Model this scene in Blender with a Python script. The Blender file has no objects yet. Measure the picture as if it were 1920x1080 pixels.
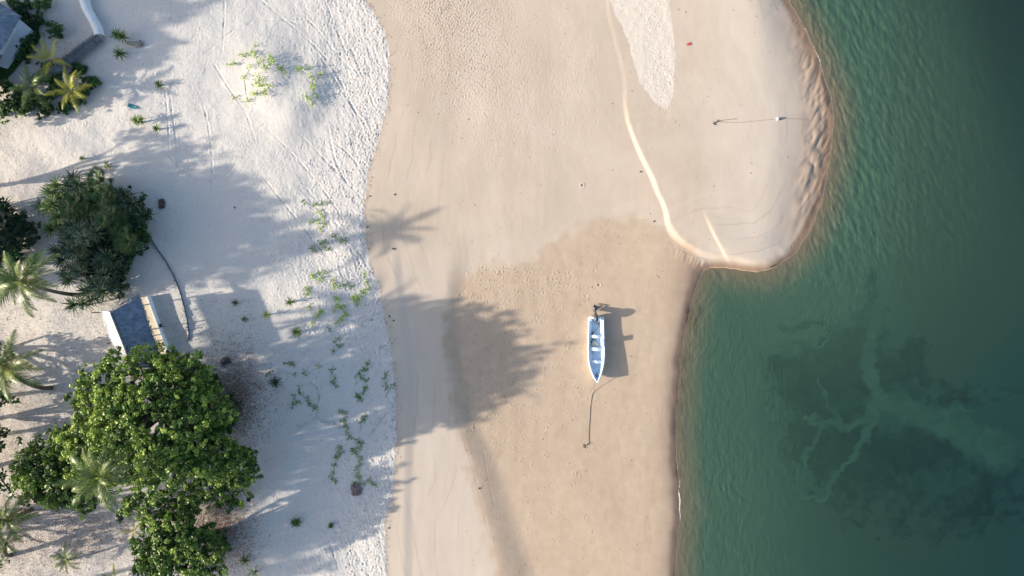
import bpy, math, random
import numpy as np
R = math.radians
sc = bpy.context.scene
col = sc.collection

# ------------------------------------------------------------------ camera
H = 71.0                      # drone height, metres
K = 18.0                      # ground pixels per metre at z = 0
cam_d = bpy.data.cameras.new('camera'); cam = bpy.data.objects.new('camera', cam_d); col.objects.link(cam)
cam.location = (0, 0, H); cam.rotation_euler = (0, 0, 0)
cam_d.sensor_width = 36; cam_d.lens = 18 * H / (960 / K)
cam_d.clip_end = 6000
sc.camera = cam

# ------------------------------------------------------------------ sky, sun
SUN_EL, SUN_DIR = 20.0, 10.0   # elevation; shadows run right and 10 degrees up
w = bpy.data.worlds.new("World"); sc.world = w; w.use_nodes = True
nt = w.node_tree; bg = nt.nodes['Background']
sky = nt.nodes.new('ShaderNodeTexSky'); sky.sky_type = 'NISHITA'; sky.sun_disc = False
sky.sun_elevation = R(SUN_EL); sky.sun_rotation = R(270 - SUN_DIR)
sky.ozone_density = 1.0; sky.air_density = 1.0; sky.dust_density = 2.2
nt.links.new(sky.outputs[0], bg.inputs[0]); bg.inputs[1].default_value = 0.145
sd = bpy.data.lights.new('sun', 'SUN'); sd.energy = 4.7; sd.angle = R(0.75); sd.color = (1.0, 0.88, 0.72)
sun = bpy.data.objects.new('sun', sd); col.objects.link(sun)
from mathutils import Vector
sun.rotation_euler = Vector((math.cos(R(SUN_DIR)) * math.cos(R(SUN_EL)), math.sin(R(SUN_DIR)) * math.cos(R(SUN_EL)), -math.sin(R(SUN_EL)))).to_track_quat('-Z', 'Y').to_euler()
sc.view_settings.view_transform = 'Standard'; sc.view_settings.look = 'None'
sc.view_settings.exposure = 1.0; sc.view_settings.gamma = 1.0
sc.render.engine = 'CYCLES'
sc.cycles.max_bounces = 6; sc.cycles.transparent_max_bounces = 12

# ------------------------------------------------------------------ noise and distance helpers
f32 = np.float32
def sst(a, b, x):
    t = np.clip((x - a) / (b - a), 0, 1); return t * t * (3 - 2 * t)
def vn(x, y, seed=0):
    xi = np.floor(x).astype(np.int64); yi = np.floor(y).astype(np.int64)
    fx = (x - xi).astype(f32); fy = (y - yi).astype(f32)
    def h(a, b):
        n = (a * 374761393 + b * 668265263 + seed * 1442695041) & 0xffffffff
        n = ((n ^ (n >> 13)) * 1274126177) & 0xffffffff
        return (((n ^ (n >> 16)) & 0xffff) / 65535.0).astype(f32)
    fx = fx * fx * fx * (fx * (fx * 6 - 15) + 10); fy = fy * fy * fy * (fy * (fy * 6 - 15) + 10)
    a = h(xi, yi); b = h(xi + 1, yi); c = h(xi, yi + 1); d = h(xi + 1, yi + 1)
    return (a + (b - a) * fx + (c - a) * fy + (a - b - c + d) * fx * fy) * 2 - 1
def fbm(x, y, o=3, seed=0):
    s = 0; a = 1.0; t = 0
    for i in range(o):
        s = s + a * vn(x * 2 ** i + 17.3 * i, y * 2 ** i + 5.1 * i, seed + i); t += a; a *= 0.5
    return s / t
def dline(u, v, pts, closed=False):
    P = list(pts) + ([pts[0]] if closed else [])
    best = np.full(u.shape, 1e12, f32)
    for (ax, ay), (bx, by) in zip(P[:-1], P[1:]):
        dx, dy = bx - ax, by - ay; L = dx * dx + dy * dy + 1e-9
        t = np.clip(((u - ax) * dx + (v - ay) * dy) / L, 0, 1)
        best = np.minimum(best, (u - ax - t * dx) ** 2 + (v - ay - t * dy) ** 2)
    return np.sqrt(best)
def inside(u, v, pts):
    r = np.zeros(u.shape, bool); n = len(pts)
    for i in range(n):
        x0, y0 = pts[i]; x1, y1 = pts[(i + 1) % n]
        if y0 == y1: continue
        c = ((y0 > v) != (y1 > v)) & (u < (x1 - x0) * (v - y0) / (y1 - y0) + x0)
        r ^= c
    return r
def sdf(u, v, pts):            # metres, positive inside
    d = dline(u, v, pts, True) / K
    return np.where(inside(u, v, pts), d, -d)
def smooth_poly(pts, n=2):     # Chaikin on an open line
    for _ in range(n):
        q = [pts[0]]
        for a, b in zip(pts[:-1], pts[1:]):
            q += [(a[0] * .75 + b[0] * .25, a[1] * .75 + b[1] * .25), (a[0] * .25 + b[0] * .75, a[1] * .25 + b[1] * .75)]
        pts = q + [pts[-1]]
    return pts

# ------------------------------------------------------------------ the lie of the land (u, v = ground pixels of the survey photo)
shore = smooth_poly([(1400, -600), (1462, -60), (1478, 0), (1512, 60), (1543, 128), (1563, 195), (1560, 270), (1551, 335), (1536, 400), (1508, 455), (1470, 492), (1430, 510), (1385, 507), (1335, 500), (1316, 508), (1305, 535), (1291, 590), (1278, 655), (1270, 740), (1266, 830), (1271, 900), (1276, 950), (1269, 1010), (1268, 1090), (1262, 1600)], 1)
SEA = [(1400, -60000)] + shore + [(1262, 60000), (90000, 60000), (90000, -60000)]
spit_l = smooth_poly([(1128, -600), (1130, 0), (1150, 80), (1167, 150), (1167, 215), (1188, 275), (1222, 345), (1242, 392), (1246, 430), (1268, 458), (1310, 484), (1352, 493), (1430, 504)], 1)
SPIT = [(1128, -60000)] + spit_l + [(1480, 520), (1700, 520), (3000, 520), (3000, -60000)]
flat_b = smooth_poly([(848, 516), (905, 502), (962, 490), (1022, 478), (1052, 448), (1090, 425), (1135, 408), (1185, 405), (1240, 420)], 1)
FLAT = flat_b + [(1300, 470), (1330, 520), (1330, 60000), (700, 60000), (930, 1080), (880, 880), (850, 760), (834, 620)]
PATCH = [(1138, -60000), (1138, -30), (1150, 22), (1168, 50), (1181, 88), (1192, 125), (1200, 155), (1220, 182), (1236, 198), (1248, 206), (1256, 196), (1262, 178), (1263, 150), (1266, 110), (1262, 60), (1254, 0), (1250, -60000)]
ue_v = [-400, 0, 30, 60, 100, 150, 200, 230, 270, 320, 380, 440, 490, 540, 580, 640, 720, 820, 890, 930, 980, 1020, 1090, 1500]
ue_u = [640, 684, 706, 722, 729, 731, 727, 718, 708, 690, 684, 684, 692, 711, 718, 731, 741, 743, 739, 734, 722, 723, 727, 730]
ub_v = [-400, 380, 430, 520, 600, 700, 780, 860, 950, 1080, 1500]
ub_u = [900, 880, 868, 845, 833, 838, 854, 884, 908, 945, 990]

def base(u, v):
    u = np.asarray(u, f32); v = np.asarray(v, f32)
    wu = u + 3 * fbm(u / 25, v / 25, 2, 91); wv = v + 3 * fbm(u / 25, v / 25, 2, 92)
    dW = -sdf(wu, wv, SEA)
    dS = sdf(u, v, SPIT)
    e = (np.interp(v, ue_v, ue_u) - u) / K
    sx = (np.interp(v, ub_v, ub_u) - u) / K
    z = 0.30 + 0.22 * sst(620, 250, v)
    A = sst(400, 640, v); wd = 1.7 + 1.7 * sst(600, 1050, v)
    z = z + 0.34 * A * sst(-wd, 0.5, sx)
    z = z + 0.10 * sst(430, 520, v) * sst(-0.6, 0.6, (np.interp(v, [430, 600, 700, 900], [738, 757, 772, 765]) - u) / K)
    z = z + 0.08 * fbm(u / 160, v / 240, 2, 3) * sst(0, 3, -e)
    amp = 0.03 + 0.22 * sst(150, 330, v)
    z = z + amp * sst(0, .55 + .35 * sst(380, 440, v), dS + .12 * fbm(u / 30, v / 30, 2, 88)) 
    rid = dline(u, v, [(1322, 400), (1340, 440), (1352, 462), (1362, 480), (1430, 500)]) / K      # short second face on the tip
    side = (u - np.interp(v, [400, 440, 462, 500], [1322, 1340, 1352, 1372])) / K
    z = z + 0.09 * sst(-.28, .12, side) * sst(4, 0, side) * sst(385, 440, v) * sst(505, 480, v)
    # dry upper beach
    z = z + (0.03 * sst(-0.3, 0.8, e) + 1.05 * sst(0, 26, e)) + sst(1, 6, e) * 0.22 * fbm(u / 120, v / 90, 3, 5)
    g = lambda cx, cy, rx, ry, h: h * np.exp(-(((u - cx) / rx) ** 2 + ((v - cy) / ry) ** 2))
    z = z + g(505, 150, 50, 66, 0.62) + g(585, 160, 34, 52, 0.36) + g(545, 220, 40, 46, 0.42)
    z = z + g(600, 560, 60, 40, 0.35) + g(650, 470, 30, 60, .15)
    # down to the water
    wR = sst(1400, 1520, u) * sst(500, 440, v); Ls = 1.3 + 5.2 * wR
    land = z * (1 - np.exp(-np.maximum(dW, 0) / Ls * 1.6))
    sl = sst(1460, 1510, u) * sst(1.0, 0.2, np.abs(v - 250) / 260) * sst(0, .6, dW) * sst(3.6, 1.4, dW)
    land = land + sl * (0.36 * np.abs(fbm((u + .45 * v) / 26, (v - .3 * u) / 55, 3, 8)) - 0.05)
    sea = -2.6 * (1 - np.exp(-np.maximum(-dW, 0) * 0.055)) - 0.02 * sst(0, .3, -dW)
    return np.where(dW > 0, land + 0.004, sea), dW, dS, e, sx

def gz(u, v):
    return float(base(np.array([u]), np.array([v]))[0][0])
def at(u, v, z):               # world point seen at ground pixel (u, v) when it is at height z
    f = (H - z) / H / K
    return np.array([(u - 960) * f, (540 - v) * f, z])
def gp(u, v, dz=0.0):
    return at(u, v, gz(u, v) + dz)

# ------------------------------------------------------------------ materials
def new_mat(name):
    m = bpy.data.materials.new(name); m.use_nodes = True
    n = m.node_tree.nodes; l = m.node_tree.links
    return m, n, l, n['Principled BSDF']
def mixc(n, l, fac, a, b):
    x = n.new('ShaderNodeMix'); x.data_type = 'RGBA'
    for s, vv in ((x.inputs[0], fac), (x.inputs[6], a), (x.inputs[7], b)):
        if isinstance(vv, (int, float)): s.default_value = vv
        elif isinstance(vv, tuple): s.default_value = (*vv, 1)
        else: l.new(vv, s)
    return x.outputs[2]
def noise(n, l, scale, detail=3, rough=.55, vec=None):
    t = n.new('ShaderNodeTexNoise'); t.inputs['Scale'].default_value = scale; t.inputs['Detail'].default_value = detail; t.inputs['Roughness'].default_value = rough
    if vec is None:
        tc = n.new('ShaderNodeTexCoord'); vec = tc.outputs['Object']
    l.new(vec, t.inputs['Vector']); return t.outputs['Fac']
def ramp(n, l, x, a, b):
    r = n.new('ShaderNodeMapRange'); l.new(x, r.inputs[0]); r.inputs[1].default_value = a; r.inputs[2].default_value = b; return r.outputs[0]
def attr(n, name):
    a = n.new('ShaderNodeAttribute'); a.attribute_name = name; return a
def simple(name, c, c2=None, rough=.7, scale=6, bump=0.0, bscale=30, metal=0, spec=.3):
    m, n, l, b = new_mat(name)
    l.new(mixc(n, l, ramp(n, l, noise(n, l, scale), .3, .7), c, c2 or tuple(x * .75 for x in c)), b.inputs['Base Color'])
    b.inputs['Roughness'].default_value = rough; b.inputs['Metallic'].default_value = metal; b.inputs['Specular IOR Level'].default_value = spec
    if bump:
        bp = n.new('ShaderNodeBump'); bp.inputs['Strength'].default_value = bump; bp.inputs['Distance'].default_value = .03
        l.new(noise(n, l, bscale, 4), bp.inputs['Height']); l.new(bp.outputs[0], b.inputs['Normal'])
    return m
def leafmat(name, dark, mid, light, rough=.45, trans=.22):
    m, n, l, b = new_mat(name)
    a = attr(n, 'tint'); f = a.outputs['Fac']
    c1 = mixc(n, l, ramp(n, l, f, 0, .5), dark, mid); c2 = mixc(n, l, ramp(n, l, f, .5, 1), c1, light)
    l.new(c2, b.inputs['Base Color']); b.inputs['Roughness'].default_value = rough; b.inputs['Specular IOR Level'].default_value = .35
    t = n.new('ShaderNodeBsdfTranslucent'); l.new(c2, t.inputs[0])
    mx = n.new('ShaderNodeMixShader'); mx.inputs[0].default_value = trans
    l.new(b.outputs[0], mx.inputs[1]); l.new(t.outputs[0], mx.inputs[2]); l.new(mx.outputs[0], n['Material Output'].inputs[0])
    return m

M = {}
M['leaf_tree'] = leafmat('broad_leaf', (.010, .032, .009), (.080, .170, .026), (.40, .50, .09))
M['leaf_dark'] = leafmat('dark_leaf', (.012, .042, .016), (.040, .115, .030), (.12, .26, .045))
M['leaf_bush'] = leafmat('bush_leaf', (.020, .060, .018), (.055, .13, .030), (.16, .26, .055))
M['leaf_lime'] = leafmat('lime_leaf', (.12, .24, .03), (.26, .42, .06), (.42, .55, .12))
M['leaf_vine'] = leafmat('vine_leaf', (.05, .13, .02), (.12, .24, .04), (.25, .38, .07))
M['strap'] = leafmat('strap_leaf', (.012, .032, .016), (.045, .085, .042), (.17, .23, .14), .35, .12)
M['strap_green'] = leafmat('strap_leaf_green', (.03, .07, .02), (.08, .15, .04), (.24, .32, .11), .4, .2)
M['frond'] = leafmat('palm_frond', (.020, .05, .014), (.075, .135, .03), (.30, .34, .10), .35, .25)
M['frond_yellow'] = leafmat('palm_frond_yellow', (.10, .13, .015), (.26, .28, .03), (.45, .42, .07), .4, .3)
M['frond_dead'] = leafmat('palm_frond_dead', (.14, .07, .03), (.34, .17, .06), (.5, .30, .14), .8, .1)
M['rachis'] = simple('rachis', (.22, .26, .08), (.16, .17, .06))
M['bark'] = simple('bark', (.13, .11, .09), (.07, .06, .05), .9, 9, .6, 40)
M['dry_wood'] = simple('dry_wood', (.34, .31, .28), (.16, .14, .12), .85, 12, .5, 40)
M['dry_leaf'] = simple('dry_leaf', (.24, .15, .10), (.13, .08, .06), .9, 14)
M['white_paint'] = simple('white_paint', (.72, .73, .74), (.60, .62, .64), .6, 1.2)
M['boat_white'] = simple('boat_white', (.80, .86, .90), (.70, .77, .84), .35, 3, spec=.5)
M['boat_blue'] = simple('boat_blue', (.62, .76, .90), (.50, .64, .78), .45, 4, spec=.5)
M['motor_dark'] = simple('motor_dark', (.035, .045, .06), (.08, .09, .11), .4, 8, spec=.5)
M['motor_grey'] = simple('motor_grey', (.16, .19, .24), (.08, .09, .12), .4, 5, spec=.5)
M['black'] = simple('black_rubber', (.02, .022, .025), (.04, .04, .045), .6)
M['rope'] = simple('rope', (.16, .11, .075), (.10, .07, .05), .9, 30)
M['rope_pale'] = simple('rope_pale', (.30, .26, .22), (.2, .17, .14), .9, 30)
M['cream'] = simple('cream_plaster', (.66, .58, .45), (.56, .47, .34), .8, 2, .1, 20)
M['net'] = simple('net_bag', (.72, .70, .60), (.5, .48, .40), .9, 20, .6, 40)
M['red'] = simple('red_plastic', (.75, .06, .05), (.55, .04, .04), .5)
M['teal'] = simple('teal_cloth', (.01, .22, .26), (.01, .14, .18), .6, 8)
M['rust'] = simple('rusty_iron', (.07, .045, .035), (.03, .022, .02), .7, 20)

def thatch_mat(name, a, b_, sc=(1, 1, 1)):
    m, n, l, b = new_mat(name)
    tc = n.new('ShaderNodeTexCoord'); mp = n.new('ShaderNodeMapping'); l.new(tc.outputs['UV'], mp.inputs[0]); mp.inputs['Scale'].default_value = (9, 1.3, 1)
    n1 = noise(n, l, 3, 5, .7, mp.outputs[0]); n2 = noise(n, l, 1.6, 3)
    c = mixc(n, l, ramp(n, l, n1, .3, .7), a, b_)
    c = mixc(n, l, ramp(n, l, n2, .45, .9), c, tuple(x * 1.5 for x in b_))
    l.new(c, b.inputs['Base Color']); b.inputs['Roughness'].default_value = .9
    bp = n.new('ShaderNodeBump'); bp.inputs['Strength'].default_value = .9; bp.inputs['Distance'].default_value = .08
    l.new(n1, bp.inputs['Height']); l.new(bp.outputs[0], b.inputs['Normal'])
    return m
M['thatch'] = thatch_mat('thatch', (.10, .115, .14), (.21, .23, .26))
M['thatch_lit'] = thatch_mat('thatch_lit', (.40, .41, .43), (.60, .60, .61)); M['thatch_shaded'] = thatch_mat('thatch_shaded', (.06, .095, .14), (.16, .21, .28))  # same thatch twice: sunlight painted in as pale, shade as dark blue
M['thatch_dark'] = thatch_mat('thatch_dark', (.06, .07, .09), (.17, .185, .21))

# ------------------------------------------------------------------ mesh plumbing
def mesh_np(name, V, F, mat=None, tint=None, smooth=False, uv=None):
    """V (n,3); F list of (m,k) index arrays"""
    V = np.asarray(V, f32).reshape(-1, 3); me = bpy.data.meshes.new(name)
    F = [np.asarray(f, np.int32) for f in (F if isinstance(F, list) else [F]) if len(f)]
    nl = sum(f.size for f in F); nf = sum(len(f) for f in F)
    me.vertices.add(len(V)); me.vertices.foreach_set('co', V.ravel())
    me.loops.add(nl); me.loops.foreach_set('vertex_index', np.concatenate([f.ravel() for f in F]))
    tot = np.concatenate([np.full(len(f), f.shape[1], np.int32) for f in F]); st = np.concatenate([[0], np.cumsum(tot)[:-1]]).astype(np.int32)
    me.polygons.add(nf); me.polygons.foreach_set('loop_start', st); me.polygons.foreach_set('loop_total', tot)
    if smooth: me.polygons.foreach_set('use_smooth', np.ones(nf, bool))
    me.update(calc_edges=True)
    if tint is not None:
        a = me.attributes.new('tint', 'FLOAT', 'POINT'); a.data.foreach_set('value', np.asarray(tint, f32))
    if uv is not None:
        ul = me.uv_layers.new(name='UVMap'); vi = np.concatenate([f.ravel() for f in F]); ul.data.foreach_set('uv', np.asarray(uv, f32)[vi].ravel())
    if mat: me.materials.append(mat)
    return me
class MB:
    def __init__(s): s.V = []; s.F = {3: [], 4: []}; s.T = []; s.U = []; s.n = 0
    def add(s, V, F, tint=.5, uv=None):
        V = np.asarray(V, f32).reshape(-1, 3); F = np.asarray(F, np.int64)
        s.V.append(V); s.F[F.shape[1]].append(F + s.n); s.n += len(V)
        s.T.append(np.broadcast_to(np.asarray(tint, f32), (len(V),)).copy())
        s.U.append(np.zeros((len(V), 2), f32) if uv is None else np.asarray(uv, f32))
        return s
    def box(s, c, size, rz=0, M3=None):
        x, y, z = [q / 2 for q in size]
        V = np.array([[-x, -y, -z], [x, -y, -z], [x, y, -z], [-x, y, -z], [-x, -y, z], [x, -y, z], [x, y, z], [-x, y, z]])
        if M3 is None: M3 = np.array([[math.cos(rz), -math.sin(rz), 0], [math.sin(rz), math.cos(rz), 0], [0, 0, 1]])
        return s.add(V @ np.asarray(M3).T + np.asarray(c), [[0, 3, 2, 1], [4, 5, 6, 7], [0, 1, 5, 4], [1, 2, 6, 5], [2, 3, 7, 6], [3, 0, 4, 7]])
    def tube(s, P, r, k=6, tint=.5):
        P = np.asarray(P, float); n = len(P); r = np.broadcast_to(np.asarray(r, float), (n,))
        T = np.gradient(P, axis=0); T /= np.linalg.norm(T, axis=1)[:, None] + 1e-9
        a = np.array([0, 0, 1.]) if abs(T[0][2]) < .8 else np.array([1., 0, 0])
        V = []
        for i in range(n):
            b = np.cross(T[i], a); b /= np.linalg.norm(b) + 1e-9; c = np.cross(T[i], b)
            for j in range(k):
                t = 2 * math.pi * j / k; V.append(P[i] + r[i] * (b * math.cos(t) + c * math.sin(t)))
        F = [[i * k + j, i * k + (j + 1) % k, (i + 1) * k + (j + 1) % k, (i + 1) * k + j] for i in range(n - 1) for j in range(k)]
        s.add(V, F, tint)
        o = s.n - n * k
        for e in (0, n - 1):
            c = len(s.V); s.add([P[e]], np.zeros((0, 3), int), tint); ci = s.n - 1
            s.F[3].append(np.array([[o + e * k + j, o + e * k + (j + 1) % k, ci] if e else [o + (j + 1) % k, o + j, ci] for j in range(k)]))
        return s
    def data(s, name, mat, smooth=False):
        F = [np.concatenate(f) for f in s.F.values() if f]
        return mesh_np(name, np.concatenate(s.V), F, mat, np.concatenate(s.T), smooth, np.concatenate(s.U))
    def build(s, name, mat, parent=None, smooth=False, loc=None):
        me = s.data(name, mat, smooth); return link(name, me, parent, loc)
def link(name, me, parent=None, loc=None, label=None):
    o = bpy.data.objects.new(name, me); col.objects.link(o)
    if parent is not None: o.parent = parent
    if loc is not None: o.location = [float(q) for q in loc]
    if label: o['label'] = label
    return o
def tag(o, label, cat, group=None):
    o['label'] = label; o['category'] = cat
    if group: o['group'] = group
    return o
def thing(name, label, cat, loc=(0, 0, 0), rz=0, group=None):
    o = bpy.data.objects.new(name, None); col.objects.link(o); o.location = [float(q) for q in loc]; o.rotation_euler = (0, 0, rz)
    o.empty_display_size = .3
    return tag(o, label, cat, group)

# ------------------------------------------------------------------ ground sheet
def axis(lo, hi, fine, far):
    a = [lo]
    out = []; s = fine[0][1]; x = lo
    ax = [lo]
    while ax[-1] < hi:
        st = [f[1] for f in fine if f[0] <= ax[-1]][-1]; ax.append(ax[-1] + st)
    l = []; st = 4; x = ax[0]
    while x > -far: st *= 1.35; x -= st; l.append(x)
    r = []; st = 4; x = ax[-1]
    while x < far: st *= 1.35; x += st; r.append(x)
    return np.array(l[::-1] + ax + r, f32)
AU = axis(-30, 1950, [(-1e9, 1.6), (1340, 1.9), (1580, 3.2)], 30000)
AV = axis(-30, 1110, [(-1e9, 1.6)], 30000)
U, V_ = np.meshgrid(AU, AV); ny, nx = U.shape
U = U.ravel(); V_ = V_.ravel()
Zb, dW, dS, E, SX = base(U, V_)
rng = np.random.default_rng(7)
inframe = (U > -32) & (U < 1955) & (V_ > -32) & (V_ < 1112)
dryE = np.clip(sst(-0.05, 0.12, E + 0.12 * fbm(U / 7, V_ / 7, 2, 21)), 0, 1)
patch = sst(-.06, .10, sdf(U, V_, PATCH) + .12 * fbm(U / 6, V_ / 6, 2, 22))
dry = np.maximum(dryE, patch)
flat = sst(-.8, .8, sdf(U, V_, FLAT) + 1.1 * fbm(U / 22, V_ / 22, 3, 23)) * (1 - dryE)
land = dW > 0

# footprint stamps: small oval pits with a pushed-up rim
Hs = np.zeros((ny, nx), f32)
i0u = int(np.argmax(AU >= -30)); i0v = int(np.argmax(AV >= -30))
def stamp(pu, pv, ang, la, lb, dep, win=5, rim=.45):
    iu = np.searchsorted(AU, pu).clip(win, nx - win - 1); iv = np.searchsorted(AV, pv).clip(win, ny - win - 1)
    ca, sa = np.cos(ang), np.sin(ang)
    for dj in range(-win, win + 1):
        for di in range(-win, win + 1):
            jj = iv + dj; ii = iu + di
            du = AU[ii] - pu; dv = AV[jj] - pv
            a = (du * ca + dv * sa) / la; b = (-du * sa + dv * ca) / lb
            q = a * a + b * b
            h = dep * (-np.exp(-q * 1.4) + rim * np.exp(-(np.sqrt(q) - 1.25) ** 2 * 5))
            np.add.at(Hs, (jj, ii), h.astype(f32))
def flow(u, v):                # direction people walk: along the beach, fanning inland
    e = (np.interp(v, ue_v, ue_u) - u)
    t = np.arctan2(2.0, np.interp(v + 15, ue_v, ue_u) - np.interp(v - 15, ue_v, ue_u) + 1e-3) * 0
    du = (np.interp(v + 25, ue_v, ue_u) - np.interp(v - 25, ue_v, ue_u)) / 50
    return np.pi / 2 - np.arctan(du) * .6 - 0.15 - 0.5 * np.clip(e / 300, 0, 1) * sst(600, 300, v)
N = 80000
pu = rng.uniform(-20, 745, N); pv = rng.uniform(-20, 1100, N)
e_ = np.interp(pv, ue_v, ue_u) - pu
dens = 0.34 + .35 * fbm(pu / 28, pv / 45, 3, 32) + .60 * np.exp(-(e_ / 110) ** 2) - .55 * np.exp(-(((pu - 560) / 75) ** 2 + ((pv - 225) / 42) ** 2)) - .4 * np.exp(-(((pu - 480) / 60) ** 2 + ((pv - 130) / 50) ** 2)) + .2 * fbm(pu / 60, pv / 60, 2, 31)
k = (e_ > 1) & (rng.random(N) < dens); pu, pv = pu[k], pv[k]; e_ = e_[k]
big = .55 + .5 * np.exp(-(e_ / 150) ** 2)
stamp(pu, pv, flow(pu, pv) + rng.normal(0, .35, len(pu)), rng.uniform(1.9, 3.8, len(pu)), rng.uniform(1.1, 1.7, len(pu)), rng.uniform(.010, .050, len(pu)) * big)
# fine pocks on the upper middle beach
N = 9000
pu = rng.normal(835, 60, N) + 0; pv = np.abs(rng.normal(0, 130, N)) - 20; pu = pu + pv * .25
k = (np.interp(pv, ue_v, ue_u) < pu - 14); pu, pv = pu[k], pv[k]
stamp(pu, pv, rng.normal(1.1, .5, len(pu)), 2.4, 1.4, rng.uniform(.008, .024, len(pu)), 4)
N = 1200
pu = rng.uniform(850, 1120, N); pv = rng.normal(170, 70, N)
stamp(pu, pv, rng.normal(1.5, .2, N), rng.uniform(3, 8, N), 1.5, rng.uniform(.004, .012, N), 5)
# prints on the damp flat
N = 5200
pu = rng.uniform(845, 1120, N); pv = rng.uniform(500, 1090, N)
k = ((pu > np.interp(pv, ub_v, ub_u) + 8) & (rng.random(N) < (.9 * np.exp(-((pu - 930) / 110) ** 2) * sst(860, 760, pv) + .12 + .6 * np.exp(-(((pu - 1050) / 60) ** 2 + ((pv - 530) / 30) ** 2)))) & (rng.random(N) < .5))
pu, pv = pu[k], pv[k]
stamp(pu, pv, rng.normal(1.2, .6, len(pu)), rng.uniform(1.8, 4.0, len(pu)), 1.4, rng.uniform(.014, .045, len(pu)), 5, .6)
# walking lines
def walk(pts, n, dep=.03, off=2.4, jit=.6, la=2.4, lb=1.4):
    pts = smooth_poly(pts, 2); P = np.array(pts, float); L = np.concatenate([[0], np.cumsum(np.linalg.norm(np.diff(P, axis=0), axis=1))])
    s = np.linspace(0, L[-1], n); x = np.interp(s, L, P[:, 0]); y = np.interp(s, L, P[:, 1])
    dx = np.gradient(x); dy = np.gradient(y); m = np.hypot(dx, dy); sg = np.where(np.arange(n) % 2, 1, -1)
    x = x - dy / m * sg * off / 2 + rng.normal(0, jit, n); y = y + dx / m * sg * off / 2 + rng.normal(0, jit, n)
    stamp(x, y, np.arctan2(dy, dx), np.full(n, la), np.full(n, lb), rng.uniform(.6, 1, n) * dep, 5, .4)
walk([(1460, 0), (1475, 20), (1490, 40), (1500, 48)], 10, .05, 3)
walk([(1486, -5), (1490, 15), (1496, 35), (1503, 50)], 12, .06, 4)
for pts, n in [([(1150, 405), (1128, 430), (1090, 470), (1060, 510), (1040, 540), (1010, 560)], 22), ([(1140, 432), (1120, 490), (1105, 540), (1100, 570)], 14), ([(1030, 505), (1070, 540), (1120, 540)], 14), ([(960, 500), (1000, 530), (1040, 570), (1070, 640)], 24)]:
    walk(pts, n, .045, 3)
for x0 in (0, 12, 25, 37): walk([(1205 + x0 * .6, 0), (1215 + x0 * .8, 60), (1218 + x0, 120), (1232 + x0 * .6, 190)], 34, .04, 4, 2.5)
for x0 in (730, 748, 758, 764): walk([(x0, 230), (x0 + 6, 400), (x0 + 10, 600), (x0 + 24, 800), (x0 + 30, 950), (x0 + 40, 1080)], 150, .012, 2, 1.5, 1.6, 1.2)
N = 160; pu = rng.normal(1248, 12, N); pv = rng.normal(165, 40, N); stamp(pu, pv, rng.uniform(0, 3, N), np.full(N, 2.), np.full(N, 1.5), rng.uniform(.015, .04, N))
N = 30; pu = rng.normal(1490, 6, N); pv = rng.normal(455, 7, N); stamp(pu, pv, rng.uniform(0, 3, N), np.full(N, 1.6), np.full(N, 1.3), rng.uniform(.02, .05, N))
stamp(np.array([1092., 1123., 1112.]), np.array([347., 534., 538.]), np.zeros(3), np.array([2.6, 3, 2.]), np.array([2.2, 2.6, 2.]), np.array([.14, .10, .08]), 5, .5)
Hs = Hs.ravel()
# wheel tracks and drag lines
def groove(pts, dep, wd, rim=.5, sm=2):
    pts = smooth_poly(pts, sm); xs = [p[0] for p in pts]; ys = [p[1] for p in pts]
    k = np.where((U > min(xs) - 12) & (U < max(xs) + 12) & (V_ > min(ys) - 12) & (V_ < max(ys) + 12))[0]
    q = (dline(U[k], V_[k], pts) + .8 * fbm(U[k] / 12, V_[k] / 12, 2, 77)) / wd
    tp = [(p_[0], p_[1]) for p_ in (pts[0], pts[-1])]
    fade = np.minimum(1, np.minimum(np.hypot(U[k] - tp[0][0], V_[k] - tp[0][1]), np.hypot(U[k] - tp[1][0], V_[k] - tp[1][1])) / 26) * (.55 + .6 * vn(U[k] / 9, V_[k] / 9, 78))
    Hs[k] += fade * dep * (-np.exp(-q * q * 1.5) + rim * np.exp(-(q - 1.5) ** 2 * 4))
TR = [[(478, -10), (530, 35), (580, 75), (622, 122), (652, 178), (676, 232), (696, 290)], [(605, -10), (633, 60), (655, 115), (690, 165), (706, 210)], [(560, 20), (600, 60), (630, 100), (662, 135)],
      [(318, 165), (322, 210), (331, 260), (332, 330)], [(309, 165), (315, 225), (318, 290)], [(421, -5), (420, 60), (414, 115)], [(395, 110), (432, 170), (462, 210), (480, 270)],
      [(555, 345), (600, 398), (655, 462), (692, 520)], [(562, 340), (608, 392), (664, 458), (698, 512)], [(482, 318), (530, 378), (572, 430), (620, 492)], [(300, 270), (340, 320), (385, 345), (430, 330), (452, 280)],
      [(380, 105), (430, 60), (480, 38), (530, 36), (575, 48)], [(612, 1000), (628, 1045), (640, 1085)], [(560, 250), (600, 290), (650, 340), (690, 385)], [(620, 260), (668, 300), (690, 350)], [(590, 90), (660, 200), (700, 255)], [(360, 150), (385, 200), (400, 300), (396, 380)],
      [(500, 240), (560, 300), (610, 360), (650, 420)], [(615, 230), (625, 300), (660, 360)], [(650, 60), (672, 130), (706, 190)]]
for t in TR: groove(t, .046, 2.0, .6)
for t in [[(735, 560), (742, 700), (745, 830)], [(850, 700), (862, 800), (885, 870), (905, 950), (930, 1060)], [(1065, 640), (1078, 690), (1085, 700)], [(870, 540), (876, 600), (884, 680)], [(905, 830), (915, 900), (930, 960)]]: groove(t, .012, 1.8, .7)
groove([(1352, 492), (1400, 500), (1440, 503)], .03, 1.5); groove([(1250, 448), (1290, 478), (1345, 488)], .03, 1.6)
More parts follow.
